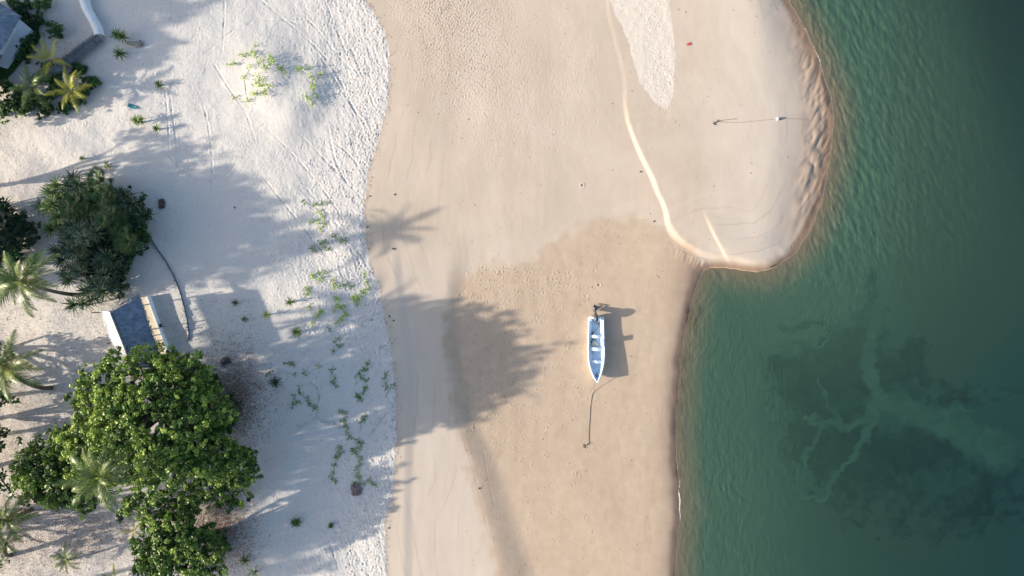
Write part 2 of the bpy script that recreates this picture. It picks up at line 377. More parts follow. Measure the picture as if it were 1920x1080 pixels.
# soft relief everywhere, rougher where dry
rel = (0.020 * fbm(U / 9, V_ / 9, 3, 41) * dry + 0.008 * fbm(U / 14, V_ / 30, 4, 42) * (1 - dry) + 0.03 * fbm(U / 40, V_ / 40, 2, 43) * dryE
       + .019 * vn((U - .30 * V_) / 3.6, (V_ + .3 * U) / 16, 44) * dryE * sst(15, 2, E))
rip = sst(1060, 1180, U) * sst(800, 980, V_) * sst(1262, 1240, U)
rel = rel + .004 * rip * np.sin((V_ * .8 + U * .75) * 1.5 + 2 * fbm(U / 20, V_ / 20, 2, 45))
ledge = sst(.1, -.5, dS) * sst(-1.6, -.6, dS) * sst(430, 470, V_) * sst(1240, 1280, U)
rel = rel + .03 * ledge * vn((U + V_ * .4) / 3.0, (V_ - .4 * U) / 16, 46)
# low net fence step: ground drops inside the hut yard
scrub = np.exp(-(((U - 425) / 52) ** 2 + ((V_ - 745) / 60) ** 2)) + .9 * np.exp(-(((U - 395) / 55) ** 2 + ((V_ - 985) / 50) ** 2))
rel = rel + .05 * scrub * fbm(U / 6, V_ / 6, 3, 47)
Z = Zb + np.where(land, (rel + Hs) * sst(0, .5, dW), 0.05 * fbm(U / 40, V_ / 40, 2, 48) * sst(0, 2, -dW))
fx = (H - Zb) / H / K
X = (U - 960) * fx; Y = (540 - V_) * fx
idx = np.arange(nx * ny, dtype=np.int32).reshape(ny, nx)
Q = np.stack([idx[1:, :-1], idx[1:, 1:], idx[:-1, 1:], idx[:-1, :-1]], -1).reshape(-1, 4)
gme = mesh_np('ground', np.stack([X, Y, Z], 1), Q, None, smooth=True)

# what the sand is made of, vertex by vertex
wet = np.clip(sst(1.1, .1, dW) + .75 * sst(6.5, .5, dW) * sst(1430, 1520, U) * sst(520, 400, V_) , 0, 1)
wet = np.clip(wet + .35 * flat * sst(3.0, .3, dW) + .30 * np.exp(-(((U - 1290) / 45) ** 2 + ((V_ - 520) / 50) ** 2)), 0, 1) * land
litter = np.clip(scrub * 1.1 + .8 * np.exp(-(((U - 180) / 130) ** 2 + ((V_ - 1000) / 60) ** 2)) + .35 * sst(260, 120, U) * sst(480, 900, V_) + .25 * sst(160, 40, U) + .8 * np.exp(-(((U - 120) / 70) ** 2 + ((V_ - 100) / 70) ** 2)) * .5, 0, 1)
litter = np.clip(litter * (1 + .7 * fbm(U / 10, V_ / 10, 3, 51)), 0, 1) * dryE
grey = sst(1280, 1400, U) * sst(.2, 2, dS) * land
grey = np.clip(grey + .7 * sst(0, 1.5, SX) * (1 - dryE) * sst(400, 560, V_), 0, 1)
# sea floor
wu = U + 13 * fbm(U / 45, V_ / 45, 4, 61) + 8 * fbm(U / 12, V_ / 12, 3, 62); wv = V_ + 13 * fbm(U / 45, V_ / 45, 4, 63) + 8 * fbm(U / 12, V_ / 12, 3, 64)
seaok = (~land) & inframe
def chan(pts, w0, w1, soft=.5):
    P = smooth_poly(pts, 2); out = np.zeros_like(U)
    n = len(P)
    for i in range(n - 1):
        k = np.where(seaok & (np.abs(U - P[i][0]) < 110) & (np.abs(V_ - P[i][1]) < 110))[0]
        wdt = w0 + (w1 - w0) * i / n
        out[k] = np.maximum(out[k], sst(wdt * (1 + soft), wdt * (1 - soft), dline(wu[k], wv[k], P[i:i + 2])))
    return out
pale = np.zeros_like(U)
for a in [([(1655, 520), (1648, 580), (1634, 640), (1630, 700), (1650, 750)], 8, 13), ([(1650, 745), (1638, 775), (1612, 796), (1585, 800), (1562, 788), (1540, 792), (1516, 785)], 12, 3), ([(1655, 745), (1700, 768), (1740, 785), (1790, 800), (1880, 850)], 13, 30), ([(1750, 775), (1790, 772), (1830, 774)], 6, 3),
          ([(1645, 775), (1620, 820), (1612, 855), (1570, 885), (1550, 930), (1538, 946), (1522, 932), (1490, 938)], 7, 2.5), ([(1550, 790), (1533, 805), (1524, 830), (1516, 862), (1514, 885), (1495, 902)], 4.5, 1.5), ([(1580, 788), (1560, 765), (1548, 745), (1532, 728), (1524, 712)], 3.5, 1.5), ([(1530, 782), (1515, 795)], 3, 1),
          ([(1480, 620), (1510, 632), (1530, 655), (1558, 625)], 3.5, 2.5)]:
    pale = np.maximum(pale, chan(*a))
gs = lambda cx, cy, rx, ry: np.exp(-(((wu - cx) / rx) ** 2 + ((wv - cy) / ry) ** 2))
n1 = fbm(wu / 60, wv / 60, 4, 65); n2 = fbm(wu / 16, wv / 16, 5, 66)
gr = gs(1540, 690, 90, 60) + gs(1600, 660, 60, 60) + gs(1530, 800, 70, 70) + gs(1580, 860, 80, 60) + gs(1700, 840, 90, 40) + gs(1690, 700, 45, 28) + gs(1715, 650, 22, 35) + gs(1640, 560, 22, 60) + .7 * gs(1800, 740, 120, 26) + .5 * gs(1700, 960, 200, 70) + .5 * gs(1850, 900, 120, 90) + .6 * gs(1480, 720, 40, 40) + gs(1500, 610, 35, 8)
pale = pale * np.clip(.72 + .6 * n2 + .3 * n1, .15, 1) * (.45 + .55 * sst(560, 690, V_))
grass = np.clip(sst(.25, .85, gr * (1 + .6 * n1) + .45 * n2 * sst(.1, .4, gr)) * (.75 + .35 * n2), 0, 1) * (1 - pale * .9)
TURB = [(1655, 500), (1640, 400), (1665, 330), (1640, 200), (1700, -100), (1850, -100), (1900, 200), (1950, 560), (1880, 660), (1820, 710), (1760, 735), (1705, 725), (1735, 690), (1725, 640), (1700, 590), (1668, 560)]
turb = np.where(seaok, sst(-1.2, 2.2, sdf(wu, wv, TURB)), 0)
turb = np.clip(turb + .55 * gs(1720, 1020, 130, 80) + .45 * gs(1600, 960, 90, 60), 0, 1)
red = np.zeros_like(U)
for cx, cy, a in [(1300, 590, 1), (1296, 603, 1), (1283, 675, .9), (1280, 720, .7), (1276, 760, .7), (1274, 800, .5), (1272, 880, .4)]:
    red += a * 1.4 * np.exp(-(((U + 8 * n2 - cx) / 10) ** 2 + ((V_ - cy) / 14) ** 2))
red = np.clip(red, 0, 1)
deep = np.maximum(sst(1780, 1910, U + .25 * (200 - V_)) * sst(560, 0, V_), .15 * sst(1800, 1930, U) * sst(560, 700, V_) * (.6 + .4 * n1))
def put(me, name, cs):
    a = me.attributes.new(name, 'FLOAT_COLOR', 'POINT'); a.data.foreach_set('color', np.stack(cs, 1).astype(f32).ravel())
def wash(d, per, seed):        # thin darker lines left by earlier waves
    q = d / per + .55 * fbm(U / 110, V_ / 110, 3, seed) ; f = np.abs((q % 1) - .5) * 2
    return sst(.86, 1.0, f) * sst(.0, .5, fbm(U / 60, V_ / 60, 2, seed + 1) + .25)
wq = sst(1330, 800, U); sa = (-E * K) * wq + (1 - wq) * (dW * K * .9 + 300); sa = sa + 10 * fbm(U / 70, V_ / 70, 3, 94)
streak = .55 + .30 * fbm(sa / 11, V_ / 160, 4, 95) + .30 * fbm(sa / 50, V_ / 170, 3, 96) + .25 * fbm(U / 30, V_ / 30, 4, 93)
wl = np.clip(wash(dW, 1.5, 97) * sst(9, 4, dW) * sst(.4, 1, dW) + wash(-E, 1.9, 98) * sst(11, 5, -E) * sst(.5, 1.5, -E) * .8, 0, 1) * (1 - dry) * inframe
put(gme, 'md', [np.clip(streak, 0, 1), wl, np.clip(.5 + .8 * fbm(U / 12, V_ / 12, 4, 99), 0, 1), np.zeros_like(U)])
put(gme, 'ma', [dry, flat, wet, litter]); put(gme, 'mb', [grey, grass, pale, turb]); put(gme, 'mc', [red, np.clip(-Zb / 2.6, 0, 1), deep, patch])

m, n, l, b = new_mat('sand_and_sea_floor')
def sep(a):
    s = n.new('ShaderNodeSeparateColor'); l.new(a.outputs['Color'], s.inputs[0]); return s.outputs[0], s.outputs[1], s.outputs[2], a.outputs['Alpha']
A_dry, A_flat, A_wet, A_lit = sep(attr(n, 'ma')); B_grey, B_gr, B_pale, B_turb = sep(attr(n, 'mb')); C_red, C_dep, C_deep, A_patch = sep(attr(n, 'mc'))
nb = noise(n, l, .12, 4); nf = noise(n, l, 5, 4); ng = noise(n, l, 1.2, 4)
c = mixc(n, l, ramp(n, l, nb, .35, .65), (.475, .40, .33), (.43, .36, .29))
c = mixc(n, l, B_grey, c, (.47, .41, .35))
c = mixc(n, l, A_flat, c, mixc(n, l, ramp(n, l, ng, .3, .7), (.430, .338, .256), (.388, .302, .226)))
D_st, D_wl, D_mo, _d = sep(attr(n, 'md'))
mu = n.new('ShaderNodeMix'); mu.data_type = 'RGBA'; mu.blend_type = 'MULTIPLY'; mu.inputs[0].default_value = 1; l.new(c, mu.inputs[6])
l.new(mixc(n, l, D_st, (.90, .885, .87), (1.03, 1.04, 1.05)), mu.inputs[7]); c = mu.outputs[2]
wlm = n.new('ShaderNodeMath'); wlm.operation = 'MULTIPLY'; wlm.inputs[1].default_value = .5; l.new(D_wl, wlm.inputs[0]); c = mixc(n, l, wlm.outputs[0], c, (.30, .25, .21))
c = mixc(n, l, A_dry, c, mixc(n, l, ramp(n, l, nf, .3, .75), (.555, .53, .50), (.485, .46, .43)))
c = mixc(n, l, A_patch, c, mixc(n, l, ramp(n, l, nf, .3, .75), (.56, .50, .44), (.50, .45, .39)))
c = mixc(n, l, A_wet, c, (.24, .165, .115))
sp = n.new('ShaderNodeMath'); sp.operation = 'MULTIPLY'; l.new(A_lit, sp.inputs[0]); l.new(ramp(n, l, noise(n, l, 9, 3, .7), .42, .60), sp.inputs[1])
c = mixc(n, l, sp.outputs[0], c, (.17, .105, .075))
c = mixc(n, l, C_red, c, (.05, .03, .025))
# sea floor
s_ = mixc(n, l, ramp(n, l, C_dep, 0.0, .22), (.46, .33, .20), (.17, .27, .17))
s_ = mixc(n, l, ramp(n, l, C_dep, .30, .85), s_, (.065, .175, .135))
s_ = mixc(n, l, B_turb, s_, (.17, .19, .125))
s_ = mixc(n, l, B_gr, s_, (.008, .030, .036))
s_ = mixc(n, l, B_pale, s_, (.19, .35, .215))
s_ = mixc(n, l, C_deep, s_, (.004, .022, .035))
s_ = mixc(n, l, C_red, s_, (.05, .03, .022))
gt = n.new('ShaderNodeMath'); gt.operation = 'GREATER_THAN'; gt.inputs[1].default_value = .0005; l.new(C_dep, gt.inputs[0])
l.new(mixc(n, l, gt.outputs[0], c, s_), b.inputs['Base Color'])
b.inputs['Specular IOR Level'].default_value = .15
rr = n.new('ShaderNodeMapRange'); l.new(A_wet, rr.inputs[0]); rr.inputs[3].default_value = .92; rr.inputs[4].default_value = .45; l.new(rr.outputs[0], b.inputs['Roughness'])
bp = n.new('ShaderNodeBump'); bp.inputs['Distance'].default_value = .012; l.new(A_dry, bp.inputs['Strength'])
l.new(noise(n, l, 7, 4, .6), bp.inputs['Height']); l.new(bp.outputs[0], b.inputs['Normal'])
gme.materials.append(m)
ground = link('ground', gme); ground['kind'] = 'structure'

# ------------------------------------------------------------------ water
WU = axis(1250, 1945, [(-1e9, 2.0), (1650, 2.6)], 30000); WU = WU[WU > 1000]
WV = axis(-25, 1105, [(-1e9, 2.0)], 30000)
wU, wV = np.meshgrid(WU, WV); wy, wx = wU.shape; wU = wU.ravel(); wV = wV.ravel()
zb, wdW, *_x = base(wU, wV)
dd = np.maximum(-wdW, 0)
fr = (wU < 1960) & (wV > -30) & (wV < 1110)
q = dd * 1.0 + 1.1 * fbm(wU / 50, wV / 50, 3, 70)
along = (wV + .35 * wU) / K
tip = np.exp(-(((wU - 1500) / 110) ** 2 + ((wV - 430) / 110) ** 2))
ang = R(24)
cx = (wU * math.cos(ang) - wV * math.sin(ang) * .9) / K; cy = (wU * math.sin(ang) + wV * math.cos(ang)) / K
up = sst(620, 420, wV)
wv1 = vn(q / .38 + .5 * fbm(wU / 14, wV / 14, 2, 76), along / .9, 71) * (1 - up) + vn(cx / .45 + .8 * fbm(cx / 3, cy / 3, 2, 79), cy / 1.0, 72) * up
wv2 = vn(q / .20 + .3 * wv1, along / .7, 73) * (1 - up) + vn(cx / .22 + wv1 * .4, cy / .8, 74) * up
far = sst(20, 5, dd)
zz = (0.040 * wv1 * (.6 + .6 * fbm(wU / 50, wV / 50, 3, 69)) + 0.030 * wv2 + .014 * fbm(wU / 5, wV / 5, 2, 75)) * (.14 + .85 * far * (.6 + .4 * up) + 0.55 * up * (.3 + .7 * sst(50, 10, dd))) * sst(0, .7, dd) * fr
wX = (wU - 960) / K; wY = (540 - wV) / K
wi = np.arange(wx * wy, dtype=np.int32).reshape(wy, wx)
Q = np.stack([wi[1:, :-1], wi[1:, 1:], wi[:-1, 1:], wi[:-1, :-1]], -1).reshape(-1, 4)
keep = (zb < .25)[Q].any(1); Q = Q[keep]
wme = mesh_np('water', np.stack([wX, wY, zz], 1), Q, None, smooth=True)
a = wme.attributes.new('depth', 'FLOAT', 'POINT'); a.data.foreach_set('value', np.clip(-zb, 0, 3).astype(f32))
m, n, l, b = new_mat('sea_water')
dep = attr(n, 'depth').outputs['Fac']
op = n.new('ShaderNodeMapRange'); l.new(dep, op.inputs[0]); op.inputs[1].default_value = 0; op.inputs[2].default_value = 2.2; op.inputs[3].default_value = .34; op.inputs[4].default_value = .13
tr = n.new('ShaderNodeBsdfTransparent'); l.new(mixc(n, l, ramp(n, l, dep, 0, 2.0), (.97, .97, .94), (.80, .93, .84)), tr.inputs[0])
df = n.new('ShaderNodeBsdfDiffuse'); l.new(mixc(n, l, ramp(n, l, dep, 0.02, .4), (.30, .26, .17), mixc(n, l, ramp(n, l, dep, .9, 2.2), (.10, .21, .14), (.036, .105, .085))), df.inputs[0])
gl = n.new('ShaderNodeBsdfGlossy'); gl.inputs['Roughness'].default_value = .08
bp = n.new('ShaderNodeBump'); bp.inputs['Distance'].default_value = .09; bp.inputs['Strength'].default_value = .8
tcw = n.new('ShaderNodeTexCoord'); mpw = n.new('ShaderNodeMapping'); l.new(tcw.outputs['Object'], mpw.inputs[0]); mpw.inputs['Scale'].default_value = (2.6, .9, 1); mpw.inputs['Rotation'].default_value = (0, 0, R(-14))
l.new(noise(n, l, 1.6, 5, .65, mpw.outputs[0]), bp.inputs['Height'])
for x in (df, gl): l.new(bp.outputs[0], x.inputs['Normal'])
fz = n.new('ShaderNodeFresnel'); fz.inputs[0].default_value = 1.33; l.new(bp.outputs[0], fz.inputs['Normal'])
m1 = n.new('ShaderNodeMixShader'); l.new(op.outputs[0], m1.inputs[0]); l.new(tr.outputs[0], m1.inputs[1]); l.new(df.outputs[0], m1.inputs[2])
m2 = n.new('ShaderNodeMixShader'); l.new(fz.outputs[0], m2.inputs[0]); l.new(m1.outputs[0], m2.inputs[1]); l.new(gl.outputs[0], m2.inputs[2])
l.new(m2.outputs[0], n['Material Output'].inputs[0]); n.remove(b)
wme.materials.append(m)
water = link('water', wme); water['kind'] = 'structure'

# swash foam along the water's edge
rgf = np.random.default_rng(9); mb = MB(); S = np.array(smooth_poly(shore, 1)); L = np.concatenate([[0], np.cumsum(np.linalg.norm(np.diff(S, axis=0), axis=1))])
s_ = np.arange(L[0], L[-1], .9); fu = np.interp(s_, L, S[:, 0]); fv = np.interp(s_, L, S[:, 1]); k = (fv > -20) & (fv < 1100); s_, fu, fv = s_[k], fu[k], fv[k]
bb, dw_, *_q = base(fu, fv); off = (dw_ + .04) * K        # walk back to the true water line
gux = np.gradient(fu); gvx = np.gradient(fv); gm = np.hypot(gux, gvx); nx_, ny_ = -gvx / gm, gux / gm
t0 = base(fu + nx_, fv + ny_)[1]; sg = np.where(t0 < dw_, 1, -1); fu = fu + nx_ * sg * off; fv = fv + ny_ * sg * off
wid = np.clip(.030 + .045 * fbm(s_ / 60, s_ * 0, 3, 81) + .02 * rgf.normal(0, 1, len(s_)), .0, .12) * np.maximum(sst(820, 870, fv) * sst(990, 950, fv), sst(20, 60, fv) * sst(150, 110, fv) * .9) - .004
fx_ = (fu - 960) / K; fy_ = (540 - fv) / K
V = []
for i in range(len(s_)): V += [(fx_[i] - nx_[i] * wid[i], fy_[i] + ny_[i] * wid[i], .022), (fx_[i] + nx_[i] * wid[i], fy_[i] - ny_[i] * wid[i], .024)]
F = [[2 * i, 2 * i + 1, 2 * i + 3, 2 * i + 2] for i in range(len(s_) - 1) if wid[i] > .012 and math.hypot(fx_[i + 1] - fx_[i], fy_[i + 1] - fy_[i]) < .3]
o = MB().add(V, F).build('foam', simple('foam', (.72, .66, .58), (.5, .44, .37), .6, 14)); tag(o, 'thin pale foam line along the waterline', 'foam'); o['kind'] = 'stuff'

# ------------------------------------------------------------------ plants: leaf makers
def rot_to(d):                 # rotation taking +X to direction d, keeping up sensible
    d = np.asarray(d, float); d = d / np.linalg.norm(d); up = np.array([0, 0, 1.]); s_ = np.cross(up, d); s_ /= np.linalg.norm(s_) + 1e-9
    return np.stack([d, s_, np.cross(d, s_)], 1)
def leaf_quads(mb, C, out, size, tint, rg, up=.7, elong=1.7, lobe=.5):
    n = len(C); nrm = out * .55 + np.array([0, 0, up]) + rg.normal(0, .55, (n, 3)); nrm /= np.linalg.norm(nrm, axis=1)[:, None]
    t = rg.normal(0, 1, (n, 3)); t -= nrm * (t * nrm).sum(1)[:, None]; t /= np.linalg.norm(t, axis=1)[:, None]; bt = np.cross(nrm, t)
    s = (size * rg.uniform(.7, 1.3, n))[:, None]
    V = np.stack([C - t * s * elong * .5, C + bt * s * lobe - t * s * .05 + nrm * s * .08, C + t * s * elong * .5, C - bt * s * lobe - t * s * .05 + nrm * s * .08], 1).reshape(-1, 3)
    F = np.arange(n * 4).reshape(n, 4)
    mb.add(V, F, np.repeat(np.clip(tint, 0, 1), 4))
def crown(lobes, per_m2, leaf, rg, tintb=.42, cr=.38, nleaf=26, inner=.25, up=.7):
    """lobes: (x, y, z, rx, ry, rz); clumps of leaves over and inside the lobes"""
    mb = MB(); clumps = []
    for (x, y, z, rx, ry, rz) in lobes:
        n = int(per_m2 * math.pi * rx * ry * 1.5)
        d = rg.normal(0, 1, (n, 3)); d[:, 2] = np.abs(d[:, 2]) * 1.0 - .35; d /= np.linalg.norm(d, axis=1)[:, None]
        rr = 1 - inner * rg.random(n) ** 2
        az = np.arctan2(d[:, 1], d[:, 0]); rr = rr * (1 + .17 * np.sin(az * 5 + x) + .13 * np.sin(az * 9 + y * 3)) 
        P = d * rr[:, None] * np.array([rx, ry, rz]) + np.array([x, y, z]); 
        g = fbm(P[:, 0] / 1.1 + 50, P[:, 1] / 1.1 + 50, 2, 5) + .6 * fbm(P[:, 2] / .8, P[:, 0] / .8, 1, 6)
        P = P + d * (g * .60 + .6 * fbm(P[:, 0] / 2.4 + 9, P[:, 1] / 2.4, 2, 15))[:, None]
        k = g > -.72; P, d, g = P[k], d[k], g[k]
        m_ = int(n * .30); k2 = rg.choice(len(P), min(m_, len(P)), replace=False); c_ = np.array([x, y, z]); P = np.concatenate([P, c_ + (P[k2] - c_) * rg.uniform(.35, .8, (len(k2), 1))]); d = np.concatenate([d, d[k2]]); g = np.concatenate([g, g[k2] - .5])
        for p, dd_, gg in zip(P, d, g): clumps.append((p, dd_, gg))
    C = np.array([c[0] for c in clumps]); D = np.array([c[1] for c in clumps]); G = np.array([c[2] for c in clumps])
    sz = rg.uniform(.6, 1.35, len(C)) * cr
    o = rg.normal(0, 1, (len(C), nleaf, 3)); o /= np.linalg.norm(o, axis=2)[:, :, None]; o[:, :, 2] *= .75
    rad = sz[:, None] * rg.random((len(C), nleaf)) ** .45
    LP = (C[:, None, :] + o * rad[:, :, None]).reshape(-1, 3)
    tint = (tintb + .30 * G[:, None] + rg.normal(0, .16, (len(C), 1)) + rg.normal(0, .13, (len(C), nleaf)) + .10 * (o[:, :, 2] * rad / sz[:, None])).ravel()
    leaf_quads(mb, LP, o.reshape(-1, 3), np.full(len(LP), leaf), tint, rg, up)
    return mb, C
def limbs(base_p, C, rg, r0=.35, n=14, kids=5):
    mb = MB(); base_p = np.asarray(base_p, float); top = C.mean(0)
    fork = base_p * .55 + np.array([top[0], top[1], top[2] * .75]) * .45
    P = [base_p, base_p * .5 + fork * .5 + rg.normal(0, .15, 3), fork]
    mb.tube(P, [r0, r0 * .8, r0 * .65], 8)
    tg = C[rg.choice(len(C), min(n, len(C)), replace=False)]
    for t in tg:
        mid = fork * .5 + t * .5 + rg.normal(0, .3, 3); mid[2] += .3
        mb.tube([fork, mid, t], [r0 * .5, r0 * .25, r0 * .08], 5)
        near = C[np.argsort(np.linalg.norm(C - t, axis=1))[3:200:max(1, 190 // kids)][:kids]]
        for q in near: mb.tube([mid * .4 + t * .6, (mid + t + q) / 3 + rg.normal(0, .1, 3), q], [r0 * .13, r0 * .09, r0 * .03], 4)
    return mb
def tree(label, u, v, lobes, leafmat_, seed, per=3.2, leaf=.17, cr=.38, tintb=.42, name='broadleaf_tree', group=None, trunk_r=.32, nleaf=26, n=14, cat='tree'):
    """(u, v): foot on the ground; lobes given as (seen u, seen v, height, rx, ry, rz)"""
    rg = np.random.default_rng(seed); b0 = gp(u, v, -.15)
    L = []
    for (lu, lv, h, rx, ry, rz) in lobes:
        p = at(lu, lv, b0[2] + h) - b0; L.append((p[0], p[1], p[2], rx, ry, rz))
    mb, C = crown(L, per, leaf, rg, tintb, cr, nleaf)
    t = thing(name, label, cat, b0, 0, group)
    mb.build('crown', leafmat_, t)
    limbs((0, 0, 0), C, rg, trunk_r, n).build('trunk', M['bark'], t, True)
    return t

def strap(mb, o, az, el, L, w, droop, tint, seg=5):
    """one folded strap leaf"""
    d = np.array([math.cos(az), math.sin(az)]); s_ = np.array([-d[1], d[0], 0]); p = np.array(o, float); V = []; e = el
    for i in range(seg + 1):
        t = i / seg; ww = w * (.75 + .5 * t) * (1 - t ** 2.2) + .004
        V += [p - s_ * ww + np.array([0, 0, ww * .5]), p.copy(), p + s_ * ww + np.array([0, 0, ww * .5])]
        p = p + np.array([d[0] * math.cos(e), d[1] * math.cos(e), math.sin(e)]) * L / seg; e -= droop / seg * (0.4 + 1.2 * t)
    F = []
    for i in range(seg):
        a = i * 3; F += [[a, a + 1, a + 4, a + 3], [a + 1, a + 2, a + 5, a + 4]]
    mb.add(V, F, tint)
def rosette(mb, o, rg, n=44, L=1.2, w=.05, tb=.4, flatness=0, seg=5):
    for i in range(n):
        t = i / n; el = math.radians(78 - 78 * t - flatness) + rg.normal(0, .08)
        strap(mb, o, i * 2.399963 + rg.normal(0, .12), el, L * rg.uniform(.75, 1.1), w, rg.uniform(.7, 1.6), np.clip(tb + rg.normal(0, .16) + .15 * (1 - t), 0, 1), seg)
def fanleaf(mb, o, az, el, L, rg, tb):
    """palmetto leaf: stalk and a pleated fan of blades"""
    c = np.array([math.cos(az) * math.cos(el), math.sin(az) * math.cos(el), math.sin(el)]); e = np.array(o) + c * L
    mb.tube([o, np.array(o) * .5 + e * .5 + [0, 0, .08], e], [.018, .014, .01], 3, tb * .8)
    nb_ = 15
    for k in range(nb_):
        a = az + (k - (nb_ - 1) / 2) * .30; strap(mb, e, a, el * .5 + .12 * math.cos((a - az)), L * .8 * (.75 + .25 * math.cos(a - az)), .022, .9, np.clip(tb + rg.normal(0, .1), 0, 1), 3)
def screw_pine(label, u, v, seed, heads=3, h=1.4, spread=.8, L=1.2, mat='strap', tb=.4, group=None, n=40, name='screw_pine', cat='plant', fan=False, w=.05, sz=0):
    rg = np.random.default_rng(seed); b0 = gp(u, v, -.05); t = thing(name, label, cat, b0, 0, group)
    mb = MB(); st = MB()
    for k in range(heads):
        a = 2 * math.pi * k / heads + rg.uniform(-.5, .5); r = spread * rg.uniform(.4, 1) * (heads > 1); hh = h * rg.uniform(.7, 1.1)
        o = np.array([math.cos(a) * r, math.sin(a) * r, hh]); st.tube([(0, 0, 0), o * [.5, .5, .45], o], [.10, .08, .06], 6)
        if fan:
            for i in range(20): fanleaf(mb, o, i * 2.4 + rg.normal(0, .2), math.radians(rg.uniform(5, 75)), L * rg.uniform(.40, .65), rg, tb - .1)
        else: rosette(mb, o, rg, n, L, w, tb + rg.normal(0, .06))
    if False: pass
    mb.build('leaves', M[mat], t); st.build('stem', M['bark'], t, True)
    return t

# coconut fronds: three meshes that every palm shares
def frond_mesh(name, mat, L, seed, droop, tb, ragged=.0, lw=.060):
    rg = np.random.default_rng(seed); mb = MB(); P = []; p = np.zeros(3); e = .35; S = 22
    for i in range(S + 1):
        P.append(p.copy()); p = p + np.array([math.cos(e), 0, math.sin(e)]) * L / S; e -= droop / S * (.5 + i / S)
    P = np.array(P); mb.tube(P, np.linspace(.045, .008, S + 1), 4, .85)
    npair = 36
    for j in range(npair):
        t = .14 + .86 * j / (npair - 1); i = min(int(t * S), S - 1); f = t * S - i; o = P[i] * (1 - f) + P[i + 1] * f; d = P[i + 1] - P[i]; d /= np.linalg.norm(d)
        ll = L * .24 * math.sin(math.pi * min(1, .18 + t * .80)) ** .7
        for sgn in (-1, 1):
            if rg.random() < ragged: continue
            a = math.radians(58 - 28 * t) + rg.normal(0, .06); s_ = np.array([0, sgn, 0.])
            dirv = d * math.cos(a) + s_ * math.sin(a); q = o.copy(); V = []; hang = rg.uniform(.25, .6) + ragged
            for k in range(4):
                wv_ = lw * (1, .95, .6, .08)[k]; side = np.cross(dirv, [0, 0, 1]); side /= np.linalg.norm(side) + 1e-9
                V += [q - d * wv_ * .6, q + d * wv_ * .6]; q = q + dirv * ll / 3; dirv = dirv + np.array([0, 0, -hang * .55]); dirv /= np.linalg.norm(dirv)
            mb.add(V, [[0, 1, 3, 2], [2, 3, 5, 4], [4, 5, 7, 6]], np.clip(tb + rg.normal(0, .24), 0, 1))
    return mb.data(name, mat)
FR = {'green': [frond_mesh('frond', M['frond'], 1.0 * 3.6, 1, 1.3, .42), frond_mesh('frond', M['frond'], 3.6, 2, 1.8, .5), frond_mesh('frond', M['frond'], 3.6, 3, .9, .62)],
      'yellow': [frond_mesh('frond', M['frond_yellow'], 3.6, 4, 1.2, .4, .05, .06), frond_mesh('frond', M['frond_yellow'], 3.6, 5, .8, .6, .1, .06)],
      'dead': [frond_mesh('frond', M['frond_dead'], 3.0, 6, 2.0, .5, .25)]}
CN = MB()
for k in range(6):
    a = k * 1.05; CN.tube([(math.cos(a) * .22, math.sin(a) * .22, -.35), (math.cos(a) * .26, math.sin(a) * .26, -.22), (math.cos(a) * .22, math.sin(a) * .22, -.1)], [.05, .12, .05], 7)
def palm(label, u, v, cu, cv, h, seed, size=1.0, n=18, kind='green', dead=2, group='coconut palms', name='coconut_palm', elmax=80, elmin=-15):
    """(u,v) foot, (cu,cv) where the crown is seen at height h"""
    rg = np.random.default_rng(seed); b0 = gp(u, v, -.1); top = at(cu, cv, b0[2] + h) - b0
    t = thing(name, label, 'palm tree', b0, 0, group)
    P = []
    for i in range(12):
        s = i / 11; P.append([top[0] * s ** 1.5, top[1] * s ** 1.5, top[2] * s])
    if h > 1.2:
        MB().tube(P, [.24 - .11 * (i / 11) ** .5 + .012 * (i % 2) for i in range(12)] if h > 4 else np.linspace(.14, .09, 12), 9).build('trunk', M['bark'], t, True)
        if h > 6: CN.build('coconuts', M['rachis'], t, True, top)
    for i in range(n + dead):
        isd = i >= n; s = i / n
        src = FR['dead'] if isd else FR[kind]
        o = link('frond', src[int(rg.integers(len(src)))], t, top)
        el = math.radians(elmax + (elmin - elmax) * s) if not isd else math.radians(-35)
        az = i * 2.399963 + rg.normal(0, .15)
        o.rotation_euler = (rg.normal(0, .2), -(el - .35), az); k = size * (rg.uniform(.85, 1.05) if s > .12 or isd else .75); o.scale = (k, k, k)
        if isd: o['label'] = 'dry orange brown frond hanging from the crown'
    return t

